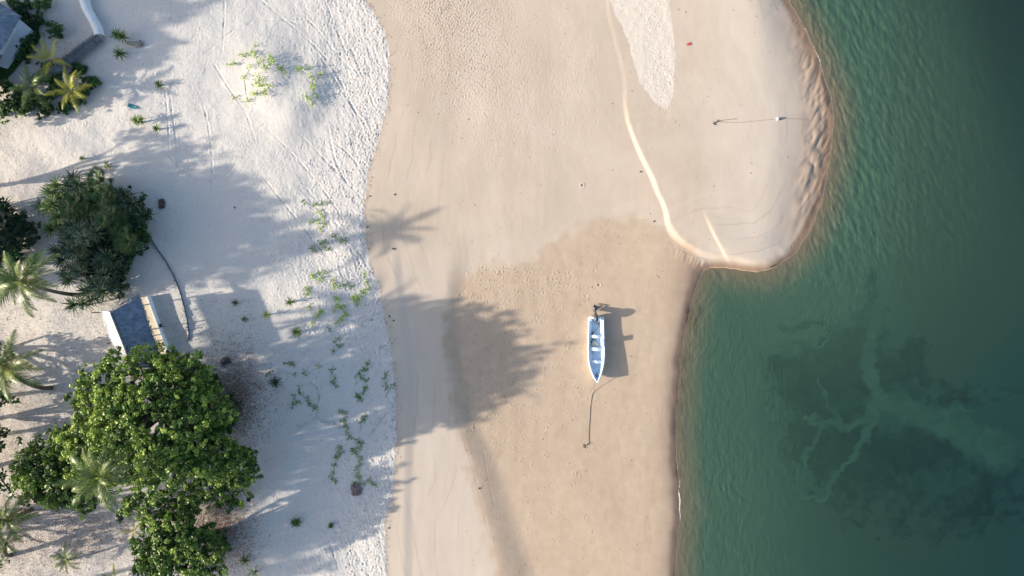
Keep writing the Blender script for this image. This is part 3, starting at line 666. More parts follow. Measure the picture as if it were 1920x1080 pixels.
# ------------------------------------------------------------------ thatched beach hut (open pavilion)
def slab(mb, quad, th, nu=10, nv=6, sag=0.0, rough=0.0, rg=None, uv=True):
    """thick sheet spanned by 4 corners a,b,c,d"""
    a, b_, c, d = [np.asarray(q, float) for q in quad]; V = []; UVs = []
    nrm = np.cross(b_ - a, d - a); nrm /= np.linalg.norm(nrm); 
    if nrm[2] < 0: nrm = -nrm
    for layer in (0, 1):
        for j in range(nv + 1):
            for i in range(nu + 1):
                s, t = i / nu, j / nv; p = (a * (1 - s) + b_ * s) * (1 - t) + (d * (1 - s) + c * s) * t
                p = p - np.array([0, 0, sag * math.sin(math.pi * t)]) - nrm * th * layer
                if rg is not None: p = p + rg.normal(0, rough, 3)
                V.append(p); UVs.append((s * 1.0, t * 1.0))
    m_ = (nu + 1) * (nv + 1); F = []
    for j in range(nv):
        for i in range(nu):
            q = j * (nu + 1) + i; F.append([q, q + 1, q + nu + 2, q + nu + 1]); F.append([m_ + q + nu + 1, m_ + q + nu + 2, m_ + q + 1, m_ + q])
    rim = [(j * (nu + 1), (j + 1) * (nu + 1)) for j in range(nv)] + [(j * (nu + 1) + nu, (j + 1) * (nu + 1) + nu) for j in range(nv)] + [(i, i + 1) for i in range(nu)] + [(nv * (nu + 1) + i, nv * (nu + 1) + i + 1) for i in range(nu)]
    for p, q in rim: F.append([p, q, m_ + q, m_ + p])
    mb.add(V, F, .5, UVs)
    return mb
def thatch_fringe(mb, P0, P1, n, L, rg, out):
    """loose straw ends along an eave"""
    P0 = np.asarray(P0, float); P1 = np.asarray(P1, float); out = np.asarray(out, float)
    for i in range(n):
        p = P0 + (P1 - P0) * rg.random() + rg.normal(0, .04, 3); d = out + rg.normal(0, .25, 3); d /= np.linalg.norm(d); s_ = (P1 - P0) / np.linalg.norm(P1 - P0) * .02
        q = p + d * L * rg.uniform(.5, 1.3); mb.add([p - s_, p + s_, q], [[0, 1, 2]], .5, [(i * .37 % 1, 0), (i * .37 % 1 + .02, 0), (i * .37 % 1, .3)])
rg = np.random.default_rng(11)
g0 = gz(250, 620); hb = gp(250, 620); hut = thing('thatched_hut', 'open beach hut with dark thatched roof and pale lit left slope, beside the big tree', 'hut', hb)
def hp(u, v, h): return at(u, v, g0 + h) - hb
eL0, eL1 = hp(189, 582, 2.65), hp(226, 692, 2.65); r0, r1 = hp(212, 578, 3.9), hp(250, 690, 3.9); eR0, eR1 = hp(260, 552, 2.55), hp(308, 690, 2.55)
r0 = hp(207, 586, 3.9)
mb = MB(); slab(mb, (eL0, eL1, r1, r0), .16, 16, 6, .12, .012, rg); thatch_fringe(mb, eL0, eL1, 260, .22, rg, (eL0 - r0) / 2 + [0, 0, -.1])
mb.build('roof', M['thatch_lit'], hut)['label'] = 'left roof slope with sunlight painted into its pale thatch'
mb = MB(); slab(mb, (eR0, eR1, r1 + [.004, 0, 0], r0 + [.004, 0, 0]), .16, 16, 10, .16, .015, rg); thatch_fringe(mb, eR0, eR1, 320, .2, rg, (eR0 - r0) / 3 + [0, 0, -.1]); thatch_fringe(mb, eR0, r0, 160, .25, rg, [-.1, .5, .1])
rf = mb.build('roof', M['thatch_shaded'], hut)  # right slope: its shade is painted into the dark blue thatch
mb = MB(); mb.tube([r0 + [0, 0, .04], (r0 + r1) / 2 + [0, 0, .07], r1 + [0, 0, .04]], .085, 7); mb.build('ridge_cap', M['thatch'], rf, True)
for (u, v) in [(200, 585), (228, 640), (262, 574), (283, 618), (291, 640), (303, 668)]:
    p = hp(u, v, 0); MB().tube([p + [0, 0, -.2], p + [0, 0, 2.6]], .06, 7).build('post', M['dry_wood'], hut, True)
for k in range(7):
    t = (k + .5) / 7; a = eL0 * (1 - t) + eL1 * t - [0, 0, .25]; b_ = r0 * (1 - t) + r1 * t - [0, 0, .25]; c_ = eR0 * (1 - t) + eR1 * t - [0, 0, .25]
    MB().tube([a, b_], .035, 5).tube([b_, c_], .035, 5).build('rafter', M['dry_wood'], hut, True)
# cream built-in bench wall on the beach side
q = [hp(268, 558, 0), hp(278.5, 556, 0), hp(318.5, 664, 0), hp(303, 668, 0)]
def prism(poly, z0, z1, mat, name, parent):
    n_ = len(poly); V = [[p[0], p[1], z0] for p in poly] + [[p[0], p[1], z1] for p in poly]; F4 = [[i, (i + 1) % n_, n_ + (i + 1) % n_, n_ + i] for i in range(n_)]
    mb = MB(); mb.add(V, F4); 
    me = bpy.data.meshes.new(name); me.from_pydata([tuple(map(float, p)) for p in V], [], F4 + [tuple(range(n_))[::-1], tuple(range(n_, 2 * n_))]); me.materials.append(mat); me.update()
    import bmesh
    bm = bmesh.new(); bm.from_mesh(me); bmesh.ops.recalc_face_normals(bm, faces=bm.faces); bm.to_mesh(me); bm.free()
    return link(name, me, parent)
prism(q, -.3, .40, M['cream'], 'bench', hut)
q2 = [hp(278.6, 556, 0), hp(280.4, 555.5, 0), hp(320.4, 664, 0), hp(318.6, 665, 0)]
prism(q2, -.3, .48, M['white_paint'], 'low_wall', hut)


# stool beside the hut
b0 = gp(303, 611); t = thing('stool', 'small dark wooden stool on the sand outside the hut bench', 'stool', b0, .4)
MB().box((0, 0, .42), (.42, .34, .05)).build('seat', M['rust'], t)
for sx_ in (-1, 1):
    for sy in (-1, 1): MB().box((sx_ * .17, sy * .13, .197), (.05, .05, .395)).build('leg', M['rust'], t)

# low palm-mat fence round the hut yard
pts = smooth_poly([(283, 445), (292, 462), (310, 487), (326, 515), (338, 545), (350, 590), (356, 628), (352, 640)], 2)
b0 = gp(330, 530); t = thing('low_fence', 'low bluish woven mat fence curving round the hut yard', 'fence', b0)
mb = MB(); P = [gp(u, v) - b0 for u, v in pts]
for p, q in zip(P[:-1], P[1:]):
    nrm = np.cross(q - p, [0, 0, 1]); nrm /= np.linalg.norm(nrm); nrm *= .035
    j = rg.uniform(-.04, .04); mb.add([p - nrm - [0, 0, .2], p + nrm - [0, 0, .2], q + nrm - [0, 0, .2], q - nrm - [0, 0, .2], p - nrm + [0, 0, .18 + j], p + nrm + [0, 0, .18 + j], q + nrm + [0, 0, .18 + j], q - nrm + [0, 0, .18 + j]],
           [[0, 3, 2, 1], [4, 5, 6, 7], [0, 1, 5, 4], [1, 2, 6, 5], [2, 3, 7, 6], [3, 0, 4, 7]])
mb.build('mat_panel', simple('blue_grey_mat', (.10, .14, .19), (.06, .08, .11), .9, 8, .5), t)
for k in range(0, len(P), 3): MB().tube([P[k] - [0, 0, .3], P[k] + [rg.uniform(-.03, .03), 0, .45]], .03, 5).build('stake', M['bark'], t, True)

# ------------------------------------------------------------------ house, top left
g1 = gz(30, 60); c0 = at(40, 30, g1 + 2.7); b0 = np.array([c0[0], c0[1], g1])
d1 = np.array([-.52, -.855, 0]); d2 = np.array([-.855, .52, 0])      # along the terrace side, and back
house = thing('thatched_house', 'house with steep blue grey thatched hip roof at the garden corner', 'house', b0)
W1, W2 = 9.5, 8.0; z1, z2 = 2.7, 5.9
C_ = [np.zeros(3), d1 * W1, d1 * W1 + d2 * W2, d2 * W2]; C_ = [c + [0, 0, z1] for c in C_]
ra = d1 * 3.2 + d2 * W2 / 2 + [0, 0, z2]; rb = d1 * (W1 - 3.2) + d2 * W2 / 2 + [0, 0, z2]
for quad in [(C_[0], C_[1], rb, ra), (C_[2], C_[3], ra, rb)]:
    mb = MB(); slab(mb, quad, .22, 20, 14, .1, .02, rg); thatch_fringe(mb, quad[0], quad[1], 300, .22, rg, np.cross(quad[1] - quad[0], [0, 0, 1]) / W1 + [0, 0, -.4]); mb.build('roof', M['thatch_shaded'], house)
for quad in [(C_[3], C_[0], ra + [.003, 0, 0], ra + [0, .003, 0]), (C_[1], C_[2], rb + [.003, 0, 0], rb + [0, .003, 0])]:
    mb = MB(); slab(mb, quad, .22, 18, 14, .1, .02, rg); mb.build('roof', M['thatch_shaded'], house)
ins = [1.5 * (d1 + d2), d1 * (W1 - 1.5) + d2 * 1.5, d1 * (W1 - 1.5) + d2 * (W2 - 1.5), d1 * 1.5 + d2 * (W2 - 1.5)]
for a, b_ in zip(ins, ins[1:] + ins[:1]):
    dr = (b_ - a) / np.linalg.norm(b_ - a); nn = np.array([-dr[1], dr[0], 0]) * .1
    prism([a - nn, b_ - nn, b_ + nn, a + nn], -.4, 2.9, M['white_paint'], 'wall', house)
mb = MB(); mb.box(tuple(d1 * 5 + d2 * 1.38 + [0, 0, 1.05]), (.06, 1.1, 2.1), math.atan2(d2[1], d2[0])); mb.build('door', M['dry_wood'], house)
# white terrace in front
tp = [at(u, v, g1 + .45) - b0 for u, v in [(32, 33), (59, 56), (9, 127), (-14, 118)]]
tb = thing('terrace', 'white plastered terrace along the thatched house, its end in sunlight', 'terrace', b0)
prism(tp, -.4, .45, M['white_paint'], 'slab', tb)
cen = sum(tp) / 4; tq = [cen + (p - cen) * np.array([1.02, 1.02, 0]) for p in tp]
prism(tq, .452, .51, simple('terrace_coping', (.60, .66, .72), (.52, .58, .64), .5, .6), 'coping', tb)

# lawn round the terrace
lw = [(-40, 60), (8, 60), (30, 26), (0, -14), (12, -30), (48, 18), (70, 45), (76, 70), (60, 95), (44, 112), (30, 130), (12, 150), (-40, 156)]
mb = MB(); n_ = 26000; a = rg.uniform(-40, 82, n_); b_ = rg.uniform(-30, 156, n_); k = inside(a, b_, lw) & ~inside(a, b_, [(30, 33), (58, 56), (8, 127), (-40, 105), (-40, 20)]); a, b_ = a[k], b_[k]
zb_, *_q = base(a, b_); f_ = (H - zb_) / H / K; Cc = np.stack([(a - 960) * f_, (540 - b_) * f_, zb_ + rg.uniform(.02, .14, len(a))], 1)
leaf_quads(mb, Cc, np.tile([0, 0, 1.], (len(Cc), 1)), np.full(len(Cc), .14), rg.uniform(.15, .6, len(Cc)), rg, .6)
g_ = mb.build('lawn', M['leaf_bush']); tag(g_, 'dark green grass around the white terrace', 'grass'); g_['kind'] = 'stuff'
# garden walls
def wall_strip(name, label, pts, wid, h, mat, cap=None):
    b0 = gp(*pts[len(pts) // 2]); t = thing(name, label, 'wall', b0); P = [gp(u, v) - b0 for u, v in pts]
    P = np.array(P); T = np.gradient(P, axis=0); T[:, 2] = 0; T /= np.linalg.norm(T, axis=1)[:, None]; Nn = np.stack([-T[:, 1], T[:, 0], 0 * T[:, 0]], 1) * wid / 2
    mb = MB(); n_ = len(P); V = np.concatenate([P - Nn - [0, 0, .3], P + Nn - [0, 0, .3], P + Nn + [0, 0, h], P - Nn + [0, 0, h]]); F = []
    for i in range(n_ - 1):
        for a, b_ in ((0, 1), (1, 2), (2, 3), (3, 0)): F.append([a * n_ + i, b_ * n_ + i, b_ * n_ + i + 1, a * n_ + i + 1])
    F += [[0, n_, 2 * n_, 3 * n_], [n_ - 1, 4 * n_ - 1, 3 * n_ - 1, 2 * n_ - 1]]
    mb.add(V, F); mb.build('wall_body', mat, t)
    return t, P, Nn
wall_strip('garden_wall', 'white plastered garden wall curving down from the top edge', smooth_poly([(163, -60), (163, -5), (165, 14), (177, 36), (188, 55), (191, 70)], 2), .72, .75, M['white_paint'])
pts = [(191, 72 )] + [(191 - 82 * k / 10, 72 + 62 * k / 10) for k in range(1, 11)] + [(98, 140), (84, 147), (70, 150)]
t, P, Nn = wall_strip('thatched_wall', 'grey palm thatch covered wall running from the end of the white wall', pts, .35, .55, M['cream'])
mb = MB(); n_ = len(P)
for s_ in (-1, 1):
    for i in range(n_ - 1):
        quad = (P[i] + s_ * Nn[i] * 2.7 + [0, 0, .52], P[i + 1] + s_ * Nn[i + 1] * 2.7 + [0, 0, .52], P[i + 1] + [0, 0, .95 + .003 * s_], P[i] + [0, 0, .95 + .003 * s_]); slab(mb, quad, .06, 4, 3, 0, .015, rg)
        thatch_fringe(mb, quad[0], quad[1], 30, .2, rg, s_ * Nn[i] * 4 + [0, 0, -.4])
        thatch_fringe(mb, quad[3] + [0, 0, .02], quad[2] + [0, 0, .02], 16, .35, rg, s_ * Nn[i] * 4 + [0, 0, -.2])
mb.build('thatch_cover', M['thatch_dark'], t)

# ------------------------------------------------------------------ the boat
zs = gz(1116, 650)
b0 = at(1117, 653, zs); boat = thing('fishing_boat', 'white and pale blue open fishing boat aground on the damp sand', 'boat', b0)
def bw(v, u, h): return at(u, v, zs + h) - at(1117, 655, zs)
ST = []      # stations from stern to bow: (v, left, right, sheer height, bottom height)
for v, hw, sh, kz in [(596, 13.2, .72, .03), (602, 13.6, .72, .02), (620, 13.9, .73, .0), (640, 14.6, .76, .0), (655, 15.0, .80, .0), (668, 14.9, .85, .0), (680, 13.9, .91, .02), (690, 12.0, .98, .06), (699, 9.3, 1.06, .14), (707, 6.0, 1.14, .28), (713, 2.9, 1.20, .50), (716.5, .7, 1.24, .75)]:
    cu = 1116.3 if v < 700 else 1116.3 + (v - 700) * .06; ST.append((v, cu, hw, sh, kz))
def shell(off, floor):
    V = []; npr = 13
    for (v, cu, hw, sh, kz) in ST:
        c = bw(v, cu, 0); w_ = max(hw * 1.04 / K - off, .01); zb_ = max(kz, 0) + (floor if off else 0); zb_ = min(zb_, sh - .1)
        for j in range(npr):
            a = -1 + 2 * j / (npr - 1); s_ = abs(a)
            xx = math.copysign(w_ * (s_ ** .55 if s_ < 1 else 1) * (.80 + .20 * s_ ** 2), a) if s_ > 0 else 0
            zz_ = zb_ + (sh - zb_) * (max(0, (s_ - .45) / .55)) ** 1.15
            V.append([c[0] + xx, c[1] + (off * .8 if v < 597 else 0) * -1, zz_])
    F = []
    for i in range(len(ST) - 1):
        for j in range(npr - 1):
            q = i * npr + j; F.append([q, q + 1, q + npr + 1, q + npr])
    return V, F, npr
V, F, npr = shell(0, 0); mb = MB(); mb.add(V, F); tv = np.array(V[:npr]); tc_ = tv.mean(0)
mb.add(np.vstack([tv, [[0 + tc_[0], tc_[1], .72]]]), [[i, i + 1, npr] for i in range(npr - 1)]); mb.build('hull', M['boat_white'], boat, True)
V, F, npr = shell(.075, .16); mb = MB(); mb.add(V, [f[::-1] for f in F]); tv = np.array(V[:npr]); mb.add(np.vstack([tv, [[tv[:, 0].mean(), tv[0][1], .72]]]), [[i + 1, i, npr] for i in range(npr - 1)]); mb.build('inner_hull', M['boat_blue'], boat, True)
# gunwale
mb = MB(); L_, Rr = [], []
for (v, cu, hw, sh, kz) in ST:
    c = bw(v, cu, 0); wi_ = hw * 1.04 / K; L_.append((c[0] - wi_, c[1], sh)); Rr.append((c[0] + wi_, c[1], sh))
def rail(mb, P, wd, th, cx):
    P = np.array(P); V = []
    for p in P:
        s_ = 1 if p[0] > cx else -1
        V += [[p[0] + s_ * .025, p[1], p[2] - th], [p[0] + s_ * .025, p[1], p[2] + .012], [p[0] - s_ * min(wd, abs(p[0] - cx)), p[1], p[2] + .012], [p[0] - s_ * min(wd, abs(p[0] - cx)), p[1], p[2] - .02]]
    F = [[i * 4 + a, i * 4 + (a + 1) % 4, i * 4 + 4 + (a + 1) % 4, i * 4 + 4 + a] for i in range(len(P) - 1) for a in range(4)]
    mb.add(V, F)
cx0 = bw(650, 1116.3, 0)[0]
rail(mb, L_, .13, .07, cx0); rail(mb, Rr, .13, .07, cx0); mb.build('gunwale', M['boat_white'], boat)
yS = L_[0][1]
mb = MB(); mb.box((cx0, yS - .06, .715), (13.2 * 2 / K * .98, .15, .05)); mb.build('transom_rail', M['boat_white'], boat)
for s_ in (-1, 1): mb = MB(); mb.box((cx0 + s_ * .56, yS - .22, .70), (.30, .30, .05), .78); mb.build('corner_knee', M['boat_white'], boat)
for v, wd, z_, w2 in [(632, .33, .60, 13.3), (655.5, .34, .64, 14.0), (679, .30, .70, 12.8)]:
    c = bw(v, 1116.3, 0); mb = MB(); mb.box((c[0], c[1], z_), (w2 * 2 / K - .08, wd, .06)); mb.box((c[0], c[1] , z_ / 2 + .06), (w2 * 2 / K - .35, .05, z_ - .14)); mb.build('thwart', M['boat_white'], boat)
for v, w2 in [(619.5, 11), (662.5, 11)]:
    c = bw(v, 1116.3, 0)
    mb = MB(); hw_ = w2 / K * .92
    for s_ in (-1, 1): mb.box((c[0], c[1] + s_ * .13, .27), (hw_ * 2, .045, .05)); mb.box((c[0] + s_ * hw_, c[1], .272), (.045, .28, .05))
    mb.build('floor_rib', M['boat_white'], boat)
for v in (606, 645, 690):
    c = bw(v, 1116.3, 0); mb = MB(); mb.box((c[0], c[1], .215), (.9 if v < 680 else .6, .05, .05)); mb.build('floor_rib', M['boat_blue'], boat)
c = bw(704, 1118, 0); mb = MB(); mb.box((c[0], c[1], .50), (.05, .42, .06), -.18); mb.box((c[0] - .03, c[1] - .08, .52), (.16, .06, .05), -.18); mb.build('bow_cleat', M['black'], boat)
c = bw(644, 1129.5, 0); mb = MB(); mb.box((c[0] - .03, c[1], .98), (.035, .50, .46)); mb.box((c[0] - .06, c[1] + .30, .80), (.14, .16, .12)); mb.box((c[0] - .06, c[1] - .28, .80), (.14, .18, .12)); mb.build('splash_board', M['boat_white'], boat)

# outboard motor, half tilted on the transom
pv_ = bw(596, 1116.5, .78); mot = thing('outboard_motor', 'grey black outboard motor tilted up on the stern of the boat', 'outboard motor', b0 + pv_)
ta = R(38)
RT = np.array([[1, 0, 0], [0, math.cos(ta), -math.sin(ta)], [0, math.sin(ta), math.cos(ta)]])
def mt(V): return np.asarray(V, float) * [1.2, 1.25, 1.3] @ RT.T
def loft(rings, name, mat, parent, cap=True):
    mb = MB(); k = len(rings[0]); V = np.concatenate([mt(r) for r in rings]); F = [[i * k + j, i * k + (j + 1) % k, (i + 1) * k + (j + 1) % k, (i + 1) * k + j] for i in range(len(rings) - 1) for j in range(k)]; mb.add(V, F)
    for e in (0, len(rings) - 1):
        c = V[e * k:(e + 1) * k].mean(0); mb.add(np.vstack([V[e * k:(e + 1) * k], [c]]), [[(j + 1) % k, j, k] if e == 0 else [j, (j + 1) % k, k] for j in range(k)])
    return mb.build(name, mat, parent, True)
def oval(cy_, z, rx, ry, p=2.6, k=14):
    o = []
    for j in range(k):
        a = 2 * math.pi * j / k; ca, sa = math.cos(a), math.sin(a); o.append((math.copysign(abs(ca) ** (2 / p), ca) * rx, cy_ + math.copysign(abs(sa) ** (2 / p), sa) * ry, z))
    return o
# untilted axes: y aft, z up; leg drops down behind the transom
loft([oval(.16, .10, .13, .20), oval(.14, .16, .19, .28), oval(.12, .38, .20, .31), oval(.08, .56, .17, .26), oval(.05, .63, .08, .14)], 'cowling', M['motor_dark'], mot)
loft([oval(.15, -.02, .10, .16), oval(.15, .11, .14, .22)], 'cowl_base', M['motor_dark'], mot)
loft([oval(.18, .0, .13, .20, 2), oval(.20, -.30, .10, .18, 2), oval(.22, -.62, .07, .16, 2)], 'drive_leg', M['motor_dark'], mot)
mb = MB(); mb.add(mt([(-.13, .04, -.60), (.13, .04, -.60), (.15, .50, -.60), (-.15, .50, -.60), (-.13, .04, -.58), (.13, .04, -.58), (.15, .50, -.58), (-.15, .50, -.58)]), [[0, 3, 2, 1], [4, 5, 6, 7], [0, 1, 5, 4], [1, 2, 6, 5], [2, 3, 7, 6], [3, 0, 4, 7]])
mb.build('cavitation_plate', M['motor_dark'], mot)
mb = MB(); mb.tube(mt([(0, -.04, -.78), (0, .02, -.78), (0, .2, -.77), (0, .42, -.77)]), [.04, .10, .11, .08], 8); mb.add(mt([(-.01, .10, -.82), (.01, .10, -.82), (.01, .32, -.82), (-.01, .32, -.82), (-.006, .26, -1.0), (.006, .26, -1.0), (.006, .36, -.98), (-.006, .36, -.98)]), [[0, 1, 2, 3], [7, 6, 5, 4], [0, 4, 5, 1], [1, 5, 6, 2], [2, 6, 7, 3], [3, 7, 4, 0]]); gc = mb.build('gear_case', M['motor_dark'], mot, True)
mb = MB()
for k in range(3):
    a = 2 * math.pi * k / 3 + .3; ca, sa = math.cos(a), math.sin(a); pr = []
    for (r_, w_) in ((.04, .03), (.10, .07), (.155, .07), (.19, .02)):
        for s_ in (-1, 1): pr.append((ca * r_ - sa * w_ * s_, .48 + .05 * s_, -.77 + sa * r_ + ca * w_ * s_))
    mb.add(mt(pr), [[0, 1, 3, 2], [2, 3, 5, 4], [4, 5, 7, 6]])
mb.tube(mt([(0, .42, -.77), (0, .55, -.77)]), [.045, .02], 7); mb.build('propeller', M['black'], gc)
mb = MB(); mb.box((0, -.02, -.06), (.20, .10, .30)); mb.box((0, .1, -.02), (.10, .20, .10)); mb.build('bracket', M['boat_white'], mot)
mb = MB(); mb.tube([(-.05, -.05, .20), (-.12, -.35, .26), (-.20, -.62, .24)], [.035, .03, .035], 7); mb.build('tiller_handle', M['motor_dark'], mot, True)
mb = MB(); mb.tube([(-.14, .06, .05), (-.28, .12, .16), (-.36, .17, .20)], [.03, .03, .035], 6); mb.build('tilt_lever', M['black'], mot, True)

def ropeobj(name, label, pts, r=.02, mat='rope', cat='rope', group=None):
    P = np.array(pts, float); Q = np.array(smooth_poly([tuple(p) for p in P], 0))
    b_ = P[len(P) // 2].copy(); t_ = np.linspace(0, 1, len(P)); n_ = len(P) * 5; s_ = np.linspace(0, 1, n_)
    C = np.stack([np.interp(s_, t_, P[:, k]) for k in range(3)], 1)
    for _ in range(4): C[1:-1] = (C[:-2] + C[1:-1] * 2 + C[2:]) / 4
    o = MB().tube(C - b_, r, 6).build(name, M[mat], None, True, b_); tag(o, label, cat, group); return o
ropeobj('fuel_hose', 'black fuel hose looping from the outboard motor over the boat floor', [b0 + bw(600, 1114, .7), b0 + bw(605, 1111.5, .5), b0 + bw(607, 1116, .3), b0 + bw(611, 1121, .26), b0 + bw(605, 1124, .27), b0 + bw(613, 1122, .26), b0 + bw(620, 1119, .26), b0 + bw(625, 1114, .26), b0 + bw(628, 1111, .27)], .022, 'black', 'hose')
p = b0 + bw(628, 1110.5, .23); fb = thing('primer_bulb', 'black rubber bulb at the end of the hose in the boat', 'bulb', p); MB().tube([(-.02, -.12, .05), (0, 0, .06), (.03, .16, .05)], [.03, .07, .035], 8).build('bulb_body', M['black'], fb, True); MB().tube([(.03, .15, .05), (.05, .22, .05)], .02, 6).build('nozzle', M['rust'], fb, True)
# crumpled white net bag and dark gear amidships
p = b0 + bw(646, 1114, .22); rg2 = np.random.default_rng(5)
t = thing('net_bag', 'crumpled cream net bag lying between two boat benches', 'bag', p)
V = []; F = []; nn_, kk = 10, 16
for i in range(nn_ + 1):
    for j in range(kk):
        th = math.pi * i / nn_; a = 2 * math.pi * j / kk; r_ = .30 * (1 + .28 * math.sin(3 * a + 2 * th) + rg2.normal(0, .10)); V.append((r_ * math.sin(th) * math.cos(a), r_ * math.sin(th) * math.sin(a) * .95, .14 + .16 * math.cos(th) * (1 + rg2.normal(0, .15))))
for i in range(nn_):
    for j in range(kk): F.append([i * kk + j, i * kk + (j + 1) % kk, (i + 1) * kk + (j + 1) % kk, (i + 1) * kk + j])
MB().add(V, F).build('bag_body', M['net'], t); MB().tube([(.1, .2, .26), (.16, .34, .22), (.26, .30, .12), (.3, .16, .06)], .022, 5).build('bag_cord', M['rope_pale'], t, True)
p = b0 + bw(638.5, 1107.5, .22); t = thing('rope_coil', 'dark blue coil of rope in the corner by the first boat bench', 'rope', p)
mb = MB(); mb.tube([(math.cos(a) * (.10 + .012 * a), math.sin(a) * (.10 + .010 * a), .03 + .004 * a) for a in np.linspace(0, 18, 60)], .022, 5); mb.build('coil', M['motor_dark'], t, True); MB().tube([(.2, .05, .05), (.36, .1, .04), (.44, -.02, .04), (.38, -.14, .04)], .02, 5).build('loose_end', M['motor_dark'], t, True)
# mooring rope: from the bow through the air to the sand, then along it to the anchor
bt = b0 + bw(714.5, 1117, 1.16)
g_ = lambda u, v, d=.02: gp(u, v, d)
ln = [bt, bt * .66 + g_(1112, 736) * .34 - [0, 0, .10], bt * .33 + g_(1112, 736) * .67 - [0, 0, .08], g_(1112, 736), g_(1109, 748), g_(1107, 765), g_(1106, 785), g_(1104.5, 805), g_(1104, 820), g_(1105, 830)]
ropeobj('mooring_rope', 'thin brown mooring rope from the boat bow down to the anchor', ln, .02)
def anchor(label, u, v, rz, name='anchor', k=1.0):
    t = thing(name, label, 'anchor', gp(u, v, .03), rz); MB().tube([(0, 0, .03), (0, .62 * k, .05)], .028, 6).build('shank', M['rust'], t, True)
    MB().tube([(-.26 * k, .08, .03), (-.14, -.02, .03), (0, -.05, .03), (.14, -.02, .03), (.26 * k, .08, .06)], [.02, .03, .035, .03, .02], 6).build('arms', M['rust'], t, True)
    MB().tube([(-.16, .56 * k, .02), (.16, .56 * k, .12)], .018, 5).build('stock', M['rust'], t, True)
anchor('small rusty anchor dug into the sand at the mooring rope end', 1095, 837, R(-58))
# second line across the spit
ropeobj('shore_rope', 'thin pale rope lying across the sand spit toward the water', [g_(1343, 228), g_(1360, 229.5), g_(1385, 230), g_(1410, 227.5), g_(1440, 224.5), g_(1470, 222.5), g_(1500, 223), g_(1515, 225), g_(1524, 226)], .015, 'rope_pale')
anchor('pale anchor bar at the land end of the shore rope', 1339, 232, R(-50), k=.8)
ropeobj('driftwood_stick', 'thin pale stick beside the shore rope anchor', [g_(1342, 227), g_(1360, 225), g_(1381, 222.5)], .03, 'dry_wood', 'stick')
p = gp(1457, 223.5); t = thing('buoy', 'small white round buoy on the shore rope', 'buoy', p)
V = [(.16 * math.sin(i * math.pi / 8) * math.cos(j * math.pi / 6), .16 * math.sin(i * math.pi / 8) * math.sin(j * math.pi / 6), .15 - .15 * math.cos(i * math.pi / 8)) for i in range(9) for j in range(12)]
MB().add(V, [[i * 12 + j, i * 12 + (j + 1) % 12, (i + 1) * 12 + (j + 1) % 12, (i + 1) * 12 + j] for i in range(8) for j in range(12)]).build('float_ball', M['white_paint'], t, True); MB().tube([(.12, 0, .12), (.28, -.02, .05), (.45, .0, .03)], .035, 6).build('rope_eye', M['rust'], t, True)
# bits of litter
def crumple(name, label, cat, u, v, r, mat, seed, el=(1, 1), tilt=.0):
    rg = np.random.default_rng(seed); V = []; n_ = 7
    for i in range(n_ + 1):
        for j in range(n_ + 1):
            x, y = i / n_ - .5, j / n_ - .5; V.append((x * r * 2 * el[0] + rg.normal(0, r * .07), y * r * 2 * el[1] * (1 - .5 * abs(x)) + rg.normal(0, r * .07), .04 + abs(rg.normal(0, r * .22))))
    F = [[i * (n_ + 1) + j, i * (n_ + 1) + j + 1, (i + 1) * (n_ + 1) + j + 1, (i + 1) * (n_ + 1) + j] for i in range(n_) for j in range(n_)]
    V2 = [(a, b_, c - .03) for a, b_, c in V]; F2 = [[q + len(V) for q in f[::-1]] for f in F]
    o = MB().add(V, F).add(V2, [[q - len(V) for q in f] for f in F2]).build(name, mat, None, False, gp(u, v)); o.rotation_euler = (0, 0, tilt); return tag(o, label, cat)
crumple('plastic_bag', 'small red plastic bag on the smooth sand spit', 'bag', 1291, 83, .15, M['red'], 1, (1.2, .9), .5)
crumple('cloth', 'crumpled teal cloth lying on the trodden white sand', 'cloth', 248, 200, .30, M['teal'], 2, (1.5, .7), -.4)
crumple('palm_debris', 'triangular brown sheet of dead palm fibre among the creepers', 'debris', 668, 918, .60, simple('palm_fibre', (.24, .19, .17), (.14, .11, .11), .9, 8), 3, (.85, 1.1), .2)
crumple('palm_debris', 'dark brown oval of dead palm fibre near the big tree', 'debris', 424, 677, .45, simple('palm_fibre', (.09, .08, .085), (.05, .045, .05), .9, 8), 4, (1.1, .9), .3)
crumple('palm_debris', 'reddish brown dead palm base beside the screw pine thicket', 'debris', 304, 382, .42, simple('palm_fibre', (.16, .11, .10), (.08, .06, .06), .9, 8), 6, (.8, 1.3), 0)
# bleached driftwood stump
p = gp(262, 84); t = thing('driftwood', 'bleached driftwood stump with splayed roots beside the screw pines', 'driftwood', p)
for k in range(7):
    a = k * .9 - .5; L_k = rg2.uniform(.4, .9); MB().tube([(0, 0, .15), (math.cos(a) * L_k * .5, math.sin(a) * L_k * .45, .22), (math.cos(a) * L_k, math.sin(a) * L_k * .7, .05)], [.16, .10, .03], 6).build('root', M['dry_wood'], t, True)
MB().tube([(.3, 0, .15), (-.3, .05, .25), (-.9, .10, .22), (-1.4, .25, .15)], [.2, .2, .15, .08], 8).build('log', M['dry_wood'], t, True)
for u, v, rz, L_, lab in [(735, 467, -.3, .25, 'brown driftwood chip near the frond shadow'), (1280, 1, 0, 0, None), (1444, 501, .5, .5, 'short dark driftwood stick at the tip of the spit')]:
    if lab: ropeobj('driftwood_stick', lab, [gp(u, v, .04), gp(u, v, .05) + [L_ * .5, .1, 0], gp(u, v, .04) + [L_, L_ * rz, 0]], .045, 'rust', 'stick')
